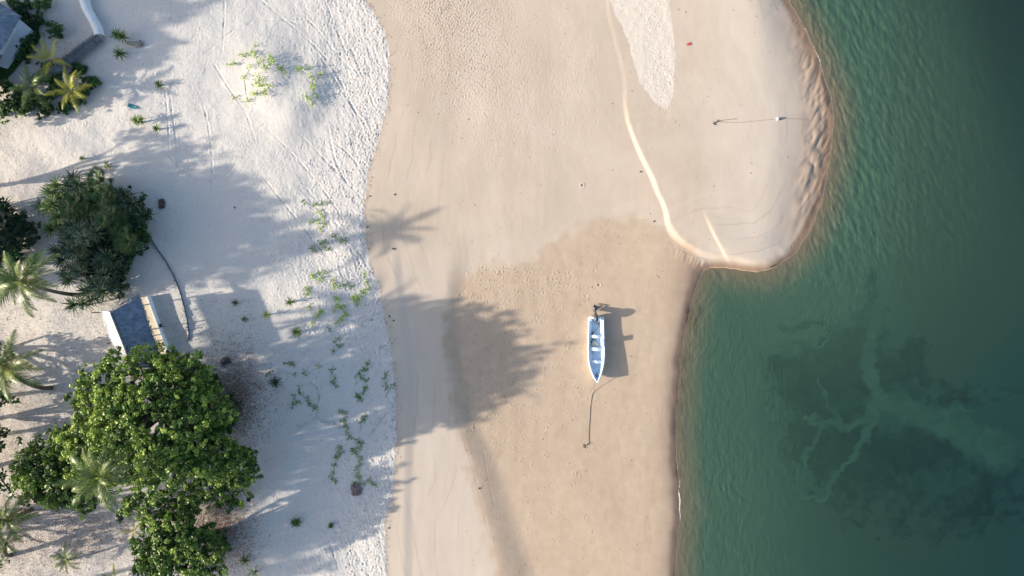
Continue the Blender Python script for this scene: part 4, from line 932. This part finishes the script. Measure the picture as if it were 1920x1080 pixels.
for i, (u, v, lab) in enumerate([(693, 368, 'small dark pebble by the edge of the trodden sand'), (740, 365, 'small dark pebble alone on smooth sand'), (730, 593, 'small dark pebble under the palm shadow edge'), (738, 601, 'dark pebble just below its twin in the palm shadow'), (689, 426, 'dark pebble at the left end of the frond shadow'), (440, 389, 'black pebble in the blue tree shade'), (729, 990, 'dark pebble low on the beach edge'), (697, 600, 'dark pebble on churned white sand'), (898, 916, 'dark pebble on the berm slope'), (1201, 322, 'dark pebble beside the bright sand ridge'), (1226, 415, 'tiny dark pebble left of the spit corner')]):
    V = [(.09 * math.sin(a * math.pi / 5) * math.cos(b_ * math.pi / 4) * (1.2 + .2 * math.sin(i + b_)), .07 * math.sin(a * math.pi / 5) * math.sin(b_ * math.pi / 4), .04 - .05 * math.cos(a * math.pi / 5)) for a in range(6) for b_ in range(8)]
    o = MB().add(V, [[a * 8 + b_, a * 8 + (b_ + 1) % 8, (a + 1) * 8 + (b_ + 1) % 8, (a + 1) * 8 + b_] for a in range(5) for b_ in range(8)]).build('pebble', M['rust'], None, True, gp(u, v)); o.rotation_euler = (0, 0, i); tag(o, lab, 'pebble', 'dark pebbles on the beach')

# wrack: bits of weed and shell along the edge of the trodden sand and over the flat
rw = np.random.default_rng(21); a1 = rw.uniform(0, 1080, 420); u1 = np.interp(a1, ue_v, ue_u) + rw.normal(2, 5, 420); u2 = rw.uniform(860, 1255, 260); a2 = rw.uniform(420, 1075, 260); u3 = rw.uniform(760, 1500, 200); a3 = rw.uniform(0, 470, 200)
k3 = base(u3, a3)[1] > .5; u_ = np.concatenate([u1, u2, u3[k3]]); v_ = np.concatenate([a1, a2, a3[k3]]); zb_, *_q = base(u_, v_); f_ = (H - zb_) / H / K
Cc = np.stack([(u_ - 960) * f_, (540 - v_) * f_, zb_ + .025], 1); mb = MB(); leaf_quads(mb, Cc, np.tile([0, 0, 1.], (len(Cc), 1)), rw.uniform(.03, .085, len(Cc)), np.zeros(len(Cc)), rw, 2.0, 2.2, .4)
o = mb.build('wrack', M['dry_leaf']); tag(o, 'tiny scattered bits of weed and shell on the beach', 'wrack'); o['kind'] = 'stuff'

# ------------------------------------------------------------------ trees
tree('big round broadleaf tree with bright green crown beside the thatched hut', 330, 770,
     [(280, 790, 8.6, 4.6, 4.2, 2.6), (225, 715, 7.6, 2.9, 2.6, 2.2), (335, 725, 6.8, 3.2, 2.6, 2.0), (370, 790, 7.0, 3.1, 3.4, 2.2), (200, 790, 7.0, 3.2, 3.2, 2.2), (300, 870, 7.4, 3.6, 2.6, 2.2), (250, 850, 7.0, 3.4, 2.6, 1.8), (305, 680, 5.8, 2.6, 1.3, 1.3), (345, 690, 5.0, 1.7, 1.6, 1.2), (155, 740, 6.0, 1.2, 2.0, 1.2), (125, 745, 5.4, .5, .4, .4), (140, 755, 5.6, .6, .5, .4), (170, 830, 6.4, 2.6, 2.4, 1.8), (130, 820, 5.6, 1.6, 1.4, 1.2)],
     M['leaf_tree'], 101, 7.0, .135, .25, .56, nleaf=26, trunk_r=.42, n=44)
tree('dark green broadleaf tree forming the left side of the grove', 170, 880,
     [(110, 885, 5.6, 3.3, 3.0, 2.0), (80, 870, 4.8, 2.2, 2.0, 1.5), (150, 925, 5.0, 2.2, 1.7, 1.4), (160, 840, 5.6, 2.6, 2.4, 1.8), (120, 935, 4.2, 1.2, 1.1, 1.0), (185, 860, 5.8, 2.2, 1.8, 1.4), (70, 900, 4.6, 1.8, 1.6, 1.2)], M['leaf_tree'], 102, 9.0, .135, .27, .44, nleaf=26)
tree('broadleaf tree reaching toward the beach on the right of the grove', 400, 850,
     [(400, 845, 5.8, 2.8, 2.6, 1.8), (430, 880, 3.8, 2.2, 1.8, 1.3), (448, 862, 3.8, 1.7, 1.3, 1.2), (432, 925, 2.8, 1.6, 1.4, 1.0), (380, 895, 4.2, 2.2, 1.6, 1.4), (395, 780, 5.6, 1.6, 2.4, 1.3), (465, 865, 4.0, .8, .8, .6)], M['leaf_tree'], 103, 7.0, .135, .25, .46, nleaf=26)
tree('emerald broadleaf tree at the bottom edge below the big tree', 350, 1010,
     [(330, 1000, 4.6, 3.0, 2.3, 1.8), (300, 1025, 4.2, 2.2, 2.2, 1.6), (375, 1020, 4.0, 2.3, 2.2, 1.5), (320, 1062, 3.8, 2.8, 2.0, 1.4), (385, 1055, 3.4, 1.8, 1.8, 1.2), (345, 945, 3.6, 2.2, 1.4, 1.2), (275, 1060, 3.0, 1.1, 1.1, .9)], M['leaf_tree'], 104, 7, .14, .27, .42, nleaf=26)
tree('thin leafy branch tree over the sandy gap below the coconut crown', 290, 945, [(245, 945, 5.0, 1.2, 1.2, .7), (275, 935, 5.4, 1.8, 1.2, .8), (228, 970, 4.5, .7, .6, .4), (285, 960, 5.0, 1.3, 1.4, .9)], M['leaf_tree'], 105, 3.4, .15, .30, .46, trunk_r=.16)
# shade of the garden trees standing just outside the picture falls across the sand
OFF = [(-150, 470, -310, 465, 10.0, 4.2, 3.4), (-150, 560, -300, 560, 10.5, 4.2, 3.2), (-90, 520, -250, 500, 9.0, 3.4, 2.6), (-250, 150, -390, 120, 8.6, 4.4, 2.2), (-260, 60, -420, 40, 9.5, 4.6, 2.8),
       (-120, 760, -240, 800, 10, 3.8, 3.2), (-140, 830, -260, 890, 10, 4.0, 3.0), (-160, 980, -280, 1060, 10.5, 4.2, 3.0), (-120, 1130, -240, 1240, 10.5, 4.4, 3.2), (-90, 370, -160, 330, 7, 3.0, 1.6)]
OFF += [(-60, 430, -62, 430, 3.2, 2.6, 2.6), (-70, 500, -72, 505, 3.6, 2.8, 2.0), (-50, 620, -55, 715, 3.4, 2.6, 2.2), (-60, 790, -64, 800, 3.6, 3.0, 1.6), (-40, 880, -60, 880, 3.4, 2.4, 2.4), (-70, 130, -80, 190, 3.8, 2.2, 2.0), (-60, 970, -80, 1040, 4.0, 2.6, 1.6)]
for i, (u, v, cu, cv, h, r_, rv) in enumerate(OFF):
    tree('leafy garden tree standing outside the left edge, number %d from the top' % (i + 1) if False else ['garden tree west of the grey mat fence', 'garden tree behind the left coconut palm', 'garden tree north west of the left coconut palm', 'garden tree behind the thatched house', 'tallest garden tree north of the thatched house', 'garden tree below the lower left coconut palm', 'garden tree west of the dark grove', 'garden tree west of the small palms', 'garden tree south west of the small palms', 'low garden tree beside the dark thicket', 'round shrub tree just west of the left screw pines', 'shrub tree below the left screw pines', 'shrub tree left of the lower coconut palm', 'wide shrub tree left of the bare sand', 'shrub tree left of the dark grove', 'shrub tree left of the green bush under the house', 'shrub tree at the lower left corner'][i],
         u, v, [(cu, cv, h, r_, rv, 2.0), (cu + 60, cv + 25, h - 1.5, r_ * .6, rv * .6, 1.6), (cu + 45, cv - 40, h - 1, r_ * .6, rv * .5, 1.4)], M['leaf_dark'], 200 + i, 3.0 if i in (3, 4) else 1.7, .22, .5, .4, nleaf=16, group='garden trees beyond the left edge', n=10)

palm('tall coconut palm with long leaning trunk at the left edge beside the thicket', 147, 553, 42, 528, 9.3, 301, 1.0, 20)
palm('tall coconut palm leaning over bare sand at the left edge, beside the big tree', 97, 727, 10, 688, 9.6, 302, .98, 19, dead=3)
palm('coconut palm rising through a gap in the dark grove', 215, 905, 190, 893, 10.6, 303, .98, 17, dead=0)
palm('coconut palm with an orange frond at the lower left edge', 60, 955, 12, 975, 7.5, 304, .85, 15, dead=2)
palm('small coconut palm at the lower left below the taller one', 22, 1040, 12, 1018, 4.2, 305, .5, 12, dead=0)
palm('young bushy coconut palm alone on the sand at the bottom edge', 127, 1050, 126, 1048, 1.5, 306, .52, 11, dead=0, elmax=70, elmin=5)
palm('young yellow green coconut palm beside the thatched wall', 136, 178, 134, 170, 2.0, 307, .66, 12, 'yellow', 0, elmax=70, elmin=0)
palm('sparse yellow stemmed coconut palm above the thatched wall', 100, 122, 97, 112, 2.0, 308, .66, 8, 'yellow', 1, elmax=65, elmin=10)
palm('young coconut palm with pale centre left of the yellow one', 66, 172, 62, 164, 2.2, 309, .66, 12, dead=0, elmax=75, elmin=0)
palm('little yellow green coconut palm half hidden under the grove', 252, 1000, 250, 996, 1.0, 310, .34, 7, 'yellow', 0)
palm('small palm crown low by the bottom edge under the emerald tree', 216, 1084, 214, 1080, 1.2, 311, .4, 8, 'yellow', 0)
palm('tall coconut palm outside the bottom left whose crown shades the sand', -40, 1010, -160, 1060, 9, 312, 1, 18)

# ------------------------------------------------------------------ screw pine thicket
TH = [(165, 350, 0, 2.2, .45, 'topmost'), (205, 352, 1, 2.2, .4, 'top right'), (128, 362, 0, 1.7, .5, 'upper left edge'), (135, 400, 0, 2.2, .5, 'left edge beside pale sand'), (178, 395, 1, 2.8, .32, 'upper centre'), (228, 375, 1, 2.2, .34, 'upper right'), (262, 385, 0, 2.0, .38, 'right shoulder'),
      (280, 405, 0, 1.6, .35, 'rightmost tip'), (240, 415, 1, 2.8, .34, 'right of centre'), (160, 440, 0, 2.6, .5, 'left of centre with pale spikes'), (203, 442, 0, 3.2, .62, 'pale starburst in the middle'), (255, 450, 1, 2.2, .34, 'right side above the mat fence'), (140, 475, 0, 1.9, .42, 'lower left edge'), (182, 480, 0, 2.6, .4, 'lower middle'),
      (225, 490, 0, 2.2, .38, 'lower right'), (160, 515, 0, 2.0, .5, 'bottom left of the lime bush'), (220, 530, 0, 2.3, .5, 'bottom, above the hut roof'), (165, 572, 0, 1.3, .45, 'lowest, beside open sand'), (195, 548, 0, 1.8, .5, 'bottom middle'), (118, 430, 0, 1.5, .45, 'outer left fringe'), (110, 395, 0, 1.2, .5, 'outermost left, low')]
for i, (u, v, fan, h, tb_, wh) in enumerate(TH):
    screw_pine('dark spiky screw pine in the thicket above the hut, %s' % wh, u, v, 400 + i, 4 if h > 1.6 else 2, h, .95, 1.30, 'strap_green' if fan or i in (2, 3, 19) else 'strap', tb_, 'screw pines of the thicket', 44, fan=bool(fan), w=.055)
tree('dark leafy understorey bush filling the screw pine thicket', 195, 450, [(165, 375, 1.5, 2.0, 1.5, .9), (220, 385, 1.6, 2.4, 1.6, .9), (255, 410, 1.5, 1.6, 1.6, .8), (175, 430, 1.8, 2.4, 2.2, 1.0), (225, 450, 1.6, 2.2, 2.2, .9), (190, 500, 1.5, 2.0, 2.0, .9), (215, 530, 1.3, 1.6, 1.2, .8)], M['leaf_dark'], 480, 7, .15, .3, .12, 'bush', None, .06, 22, 6, 'bush')
tree('dark leafy understorey bush among the left edge screw pines', 15, 430, [(5, 410, 1.4, 2.0, 1.6, .9), (30, 430, 1.4, 1.9, 2.0, .9), (10, 460, 1.3, 2.2, 1.6, .8)], M['leaf_dark'], 481, 7, .15, .3, .05, 'bush', None, .06, 22, 6, 'bush')
TL = [(0, 390), (30, 395), (8, 425), (42, 425), (20, 455), (46, 460), (0, 470), (28, 480)]
for i, (u, v) in enumerate(TL):
    screw_pine('dark shaded screw pine in the clump at the left edge, %s' % ['top corner', 'top right', 'second row left', 'right side', 'centre', 'lower right', 'lower left', 'bottom, above the palm crown'][i], u, v, 440 + i, 3, 1.9, .7, 1.15, 'strap', .22, 'screw pines at the left edge', 34, fan=i % 3 == 0)
def bush(label, u, v, h, r_, seed, mat='leaf_bush', tb_=.45, leaf=.12, per=7, group=None, rv=None, name='bush', dz=None):
    rg = np.random.default_rng(seed); rv = rv or r_
    L = [(u, v, h * .45, r_ * .7, rv * .7, h * .5)] + [(u + rg.uniform(-1, 1) * r_ * 9, v + rg.uniform(-1, 1) * rv * 9, h * .4, r_ * .5, rv * .5, h * .45) for _ in range(4)]
    return tree(label, u, v, L, M[mat], seed, per, leaf, .2, tb_, name, group, .05, 22, 5, 'bush')
bush('bright lime bush at the right side of the screw pine thicket', 270, 438, 2.4, 1.1, 501, 'leaf_tree', .55, rv=1.3); bush('bright lime bush low in the thicket', 186, 505, 2.2, 1.0, 502, 'leaf_tree', .75, rv=1.5); bush('yellow green sprig at the foot of the thicket', 170, 535, 1.4, .7, 503, 'leaf_tree', .6)
bush('dark rounded bush left of the white wall', 105, 56, 1.6, 1.15, 504, 'leaf_dark', .5); bush('grey green bush touching the top edge', 84, 5, 1.6, 1.1, 505, 'leaf_dark', .62); bush('tall leafy bush beside the house terrace', 55, 82, 1.8, 1.2, 506, 'leaf_dark', .35)
bush('bushy green shrub over the end of the thatched wall', 172, 157, 1.3, 1.15, 507, 'leaf_bush', .36); bush('dense green bush at the left edge below the yellow palm', 28, 190, 1.7, 1.5, 508, 'leaf_bush', .30); bush('bright leaved bush between the two young palms', 42, 205, 1.3, .8, 509, 'leaf_bush', .8)
bush('small green shrub behind the thatched wall', 148, 130, 1.2, .9, 510, 'leaf_dark', .45); bush('shrub under the pale centred young palm', 85, 205, 1.2, 1.1, 511, 'leaf_bush', .3); bush('shrub between the sparse palm and the house lawn', 105, 145, 1.2, .9, 512, 'leaf_dark', .5)
bush('dark low bush under the right edge of the big tree', 425, 790, 1.6, 1.5, 513, 'leaf_dark', .1, rv=1.7); bush('dark shaded bush right of the emerald tree', 412, 1020, 1.5, 1.4, 514, 'leaf_dark', .2); bush('dark bush above the grove right branch', 390, 720, 1.6, 1.6, 515, 'leaf_dark', .35)
for q_ in [('round dark green bush at the left edge under the lawn', 10, 165, 1.4, 1.0, 521, 'leaf_bush', .3), ('leafy bush between the pale centred palm and the thatched wall', 100, 175, 1.3, 1.2, 522, 'leaf_bush', .3), ('round bush right behind the yellow green young palm', 152, 178, 1.3, 1.2, 523, 'leaf_bush', .25), ('green bush touching the left edge below the yellow palm', 4, 205, 1.4, 1.1, 524, 'leaf_bush', .35), ('dense bush on the garden side of the thatched wall', 88, 128, 1.3, .9, 525, 'leaf_dark', .4), ('leafy bush at the top of the lawn hedge', 50, 100, 1.5, 1.1, 526, 'leaf_bush', .2), ('low bush under the yellow green young palm', 120, 200, 1.0, 1.0, 527, 'leaf_dark', .4), ('bush between the two left shrubs and the young palm', 64, 190, 1.4, 1.2, 528, 'leaf_bush', .35)]: bush(*q_)
bush('hedge plant along the lawn above the house', 45, 12, 1.2, 1.0, 516, 'leaf_dark', .2); bush('dark hedge plant along the lawn right of the house', 66, 40, 1.2, 1.1, 517, 'leaf_dark', .2)
screw_pine('grey green screw pine above the driftwood stump', 233, 72, 460, 2, .8, .35, .85, 'strap_green', .45, None, 36); screw_pine('lower grey green screw pine left of the driftwood', 231, 104, 461, 1, .7, 0, .85, 'strap_green', .5, None, 36)
screw_pine('small spiky plant alone in the trodden sand', 302, 161, 462, 1, .35, 0, .62, 'strap_green', .35, None, 26); screw_pine('yellowish screw pine below the teal cloth', 267, 230, 463, 2, .7, .25, .75, 'strap_green', .75, None, 34); screw_pine('small spiky plant right of the yellowish screw pine', 299, 243, 464, 1, .4, 0, .55, 'strap_green', .45, None, 26)
screw_pine('dark spiky tuft right of the fibre oval in tree shade', 519, 716, 465, 1, .35, 0, .8, 'strap', .35, None, 40); screw_pine('upright spiky tuft in the shade below the creepers', 559, 622, 466, 1, .4, 0, .72, 'strap_green', .3, None, 34)
screw_pine('spiky tuft with thin leaves above the sunlit slope', 548, 566, 467, 1, .4, 0, .75, 'strap_green', .35, None, 18); screw_pine('yellowish spiky tuft at the corner of the sunlit patch', 503, 590, 468, 1, .4, 0, .6, 'strap_green', .75, None, 22)
screw_pine('dark green tuft low on the shaded sand', 557, 978, 469, 2, .35, .2, .62, 'strap_green', .35, None, 26); screw_pine('small round tuft right of the dark green tuft', 622, 983, 470, 1, .3, 0, .42, 'strap_green', .3, None, 24); screw_pine('spiky tuft near the bottom edge by the emerald tree', 462, 1047, 471, 1, .4, 0, .8, 'strap_green', .2, None, 30)
screw_pine('fine bladed plant in deep shade under the big tree', 440, 755, 472, 3, .6, .9, .9, 'strap', .3, None, 26); screw_pine('fine bladed plant right of the thin branch tree', 375, 690, 473, 2, .7, .5, .9, 'strap', .3, None, 26)
screw_pine('tiny yellow tuft above the thicket', 159, 298, 474, 1, .3, 0, .4, 'strap_green', .8, None, 18); screw_pine('small yellow dotted plant just above the thicket', 203, 311, 475, 3, .25, .35, .3, 'strap_green', .9, None, 12)
screw_pine('long leaved yellowish plant at the bottom edge', 480, 1070, 476, 1, .3, 0, 1.1, 'strap_green', .7, None, 12)
screw_pine('faint grass tuft in blue shade, upper', 443, 567, 477, 1, .15, 0, .5, 'strap', .6, None, 14); screw_pine('faint grass tuft in blue shade, lower', 460, 598, 478, 1, .15, 0, .5, 'strap', .6, None, 14)

# ------------------------------------------------------------------ beach creepers
def creeper(label, pts, seed, mat='leaf_vine', h=.12, n=16, r_=.28, tb_=.5, runner=True, leaf=.13):
    rg = np.random.default_rng(seed); b0 = gp(*pts[0]); t = thing('beach_creeper', label, 'creeper', b0, 0, 'creeping plants on the dune')
    mb = MB(); st = MB(); P = [gp(u, v) - b0 for u, v in pts]
    for p in P:
        m_ = int(n * rg.uniform(.7, 1.3)); a = rg.uniform(0, 6.28, m_); q = r_ * rg.random(m_) ** .6
        C = p + np.stack([np.cos(a) * q, np.sin(a) * q, rg.uniform(.3, 1, m_) * h], 1)
        leaf_quads(mb, C, np.tile([0, 0, 1.], (m_, 1)), np.full(m_, leaf), np.clip(tb_ + rg.normal(0, .15, m_), 0, 1), rg, 1.0, 1.3, .6)
        for c in C[::3]: st.tube([p, c], [.012, .006], 3)
    if runner:
        for p, q in zip(P[:-1], P[1:]):
            if np.linalg.norm(p - q) < 2.6: st.tube([p + [0, 0, .02], (p + q) / 2 + rg.normal(0, .12, 3) * [1, 1, 0] + [0, 0, .03], q + [0, 0, .02]], .013, 3)
    mb.build('leaves', M[mat], t); st.build('runner', M['rachis'], t)
CR = [('highest sprigs on the top knoll', [(480, 86), (472, 98), (478, 100)], 1), ('pair of sprigs left on the top knoll', [(453, 103), (466, 104)], 1), ('outlying sprig at the far left of the top knoll', [(432, 121), (440, 120)], 1), ('long line of sprigs through the middle of the top knoll', [(480, 108), (485, 120), (490, 112), (495, 125), (500, 130), (505, 120), (512, 115), (508, 108)], 1),
      ('dark sprigs at the right foot of the top knoll', [(522, 128), (530, 133), (536, 139), (527, 128)], 0), ('wide clump of sprigs on the lower top knoll', [(482, 143), (485, 152), (478, 157), (492, 150), (497, 160), (488, 162), (508, 162)], 1), ('lowest sprigs of the top knoll', [(476, 178), (482, 176), (495, 171), (499, 178)], 1),
      ('sprig heading the second knoll', [(557, 130), (566, 129), (580, 128)], 1), ('sprigs down the middle of the second knoll', [(580, 142), (585, 147), (588, 160), (586, 167), (602, 140)], 1), ('lowest sprigs of the second knoll', [(574, 181), (580, 186), (585, 195), (595, 181)], 1), ('tiny sprigs below the top knoll', [(440, 183), (465, 191), (458, 145), (470, 127)], 1),
      ('thin vine crossing the wheel tracks', [(570, 380), (590, 385), (604, 382), (616, 378)], 0), ('vine above the frond shadow', [(582, 418), (595, 415), (603, 405), (600, 396), (608, 418), (600, 430)], 1), ('dark sprigs beside the diagonal wheel track', [(585, 462), (590, 470), (601, 455), (612, 455), (615, 467), (604, 463)], 0), ('vine end near the churned sand', [(622, 440), (628, 445), (638, 450), (648, 452)], 0),
      ('two bright sprigs above the sunlit slope', [(585, 517), (588, 519)], 1), ('bright bushy sprig above the sunlit slope', [(600, 512), (603, 520), (598, 526), (612, 510)], 1), ('bright sprigs at the head of the central knoll', [(624, 524), (628, 532), (626, 538)], 1), ('dark clump on the central knoll', [(638, 536), (645, 534), (652, 532), (660, 538)], 0), ('sprigs by the beach edge above the central knoll', [(685, 515), (688, 530), (690, 540), (676, 545), (682, 548)], 1),
      ('bright sprigs left of the central knoll', [(578, 540), (575, 552), (582, 545)], 1), ('line of leaves down the central knoll', [(630, 560), (636, 562), (632, 572), (628, 580), (640, 578), (650, 588), (645, 572)], 1), ('bright clump right on the central knoll', [(665, 565), (670, 570), (662, 560), (674, 560), (668, 555)], 1), ('sprigs on the sunlit slope foot', [(600, 586), (595, 592), (580, 575), (585, 608), (602, 582)], 1), ('leaf line at the knoll foot', [(628, 606), (635, 602), (640, 598), (645, 590)], 1),
      ('round sprig just inside the shade', [(618, 618)], 0), ('three part vine in the upper shade', [(634, 635), (628, 643), (640, 648), (625, 658)], 0), ('olive clump at the sunlit corner', [(537, 680), (545, 682), (550, 683)], 0), ('short vertical vine with a leafy foot', [(623, 692), (625, 704), (628, 712), (624, 718), (633, 723)], 0), ('vine chain near the beach edge', [(690, 680), (688, 692), (680, 695), (675, 701), (668, 703)], 0), ('short leafy chain below the vine chain', [(680, 709), (687, 713), (684, 728), (683, 735)], 0),
      ('curved leaf pair above the lower knoll', [(672, 742), (676, 748), (668, 742)], 0), ('winding vine in the middle of the shade', [(563, 724), (562, 733), (566, 740), (577, 748), (582, 756), (588, 766), (590, 762)], 0), ('leafy branches off the winding vine', [(548, 762), (552, 756), (560, 754), (550, 742)], 0), ('vine hanging along the beach edge', [(725, 700), (722, 712), (724, 722), (728, 730), (737, 724)], 0), ('forked vine above the lower knoll', [(641, 771), (648, 776), (645, 788), (650, 800), (642, 792)], 0), ('small leaf cluster right of the forked vine', [(684, 778), (683, 785), (678, 790)], 0),
      ('dense mat of leaves above the fibre sheet', [(650, 812), (655, 820), (666, 824), (672, 832), (668, 842), (676, 838), (680, 828), (664, 850), (660, 842), (670, 852)], 0), ('curved branch left of the dense mat', [(635, 845), (637, 838), (640, 850), (632, 855)], 0), ('vine running down left of the fibre sheet', [(630, 858), (628, 872), (624, 885), (622, 895), (628, 902)], 1), ('bright vine above the fibre sheet', [(676, 860), (674, 870), (668, 878), (670, 890), (674, 896)], 1), ('vine right of the fibre sheet', [(690, 898), (697, 905), (704, 910), (682, 905)], 1), ('leaves lying over the top of the fibre sheet', [(662, 908), (670, 906)], 0),
      ('pale weed at the foot of the dry brush', [(570, 698), (574, 703), (598, 685)], 0), ('small sprigs above the dark spiky tuft', [(554, 703), (508, 694), (500, 700)], 0), ('thin trailing vine over smooth shaded sand', [(560, 800), (575, 795), (590, 785), (597, 770), (600, 745), (595, 728), (582, 715)], -1), ('long trailing vine toward the dense mat', [(600, 787), (615, 792), (632, 798), (645, 802)], -1), ('trailing vine at the lower right of the shade', [(695, 810), (712, 790), (728, 770), (741, 752)], -1)]
for i, (lab, pts, br) in enumerate(CR):
    creeper(('thin creeper stem: ' if br < 0 else 'green creeper, ') + lab if br < 1 else 'yellow green creeper, ' + lab, pts, 600 + i, 'leaf_lime' if br == 1 and i < 30 else 'leaf_vine', .42 if i < 11 else .16, {1: 15, 0: 12, -1: 4}[br], .34 if br >= 0 else .5, .62 if br == 1 else .42, leaf=.11 if br >= 0 else .06)

# dry leaf litter and twigs under the trees
rg = np.random.default_rng(77); mb = MB(); n_ = 19000
a = np.concatenate([rg.normal(440, 34, n_ // 3), rg.normal(415, 36, n_ // 3), rg.uniform(0, 480, n_ // 3)]); b_ = np.concatenate([rg.normal(740, 45, n_ // 3), rg.normal(990, 50, n_ // 3), rg.uniform(560, 1085, n_ // 3)])
zb_, *_q = base(a, b_); f_ = (H - zb_) / H / K; Cc = np.stack([(a - 960) * f_, (540 - b_) * f_, zb_ + rg.uniform(.03, .09, len(a))], 1)
leaf_quads(mb, Cc, np.tile([0, 0, 1.], (len(Cc), 1)), np.full(len(Cc), .07), np.zeros(len(Cc)), rg, 1.2, 2.0, .35)
o = mb.build('leaf_litter', M['dry_leaf']); tag(o, 'dry brown leaf litter scattered under the trees', 'leaf litter'); o['kind'] = 'stuff'
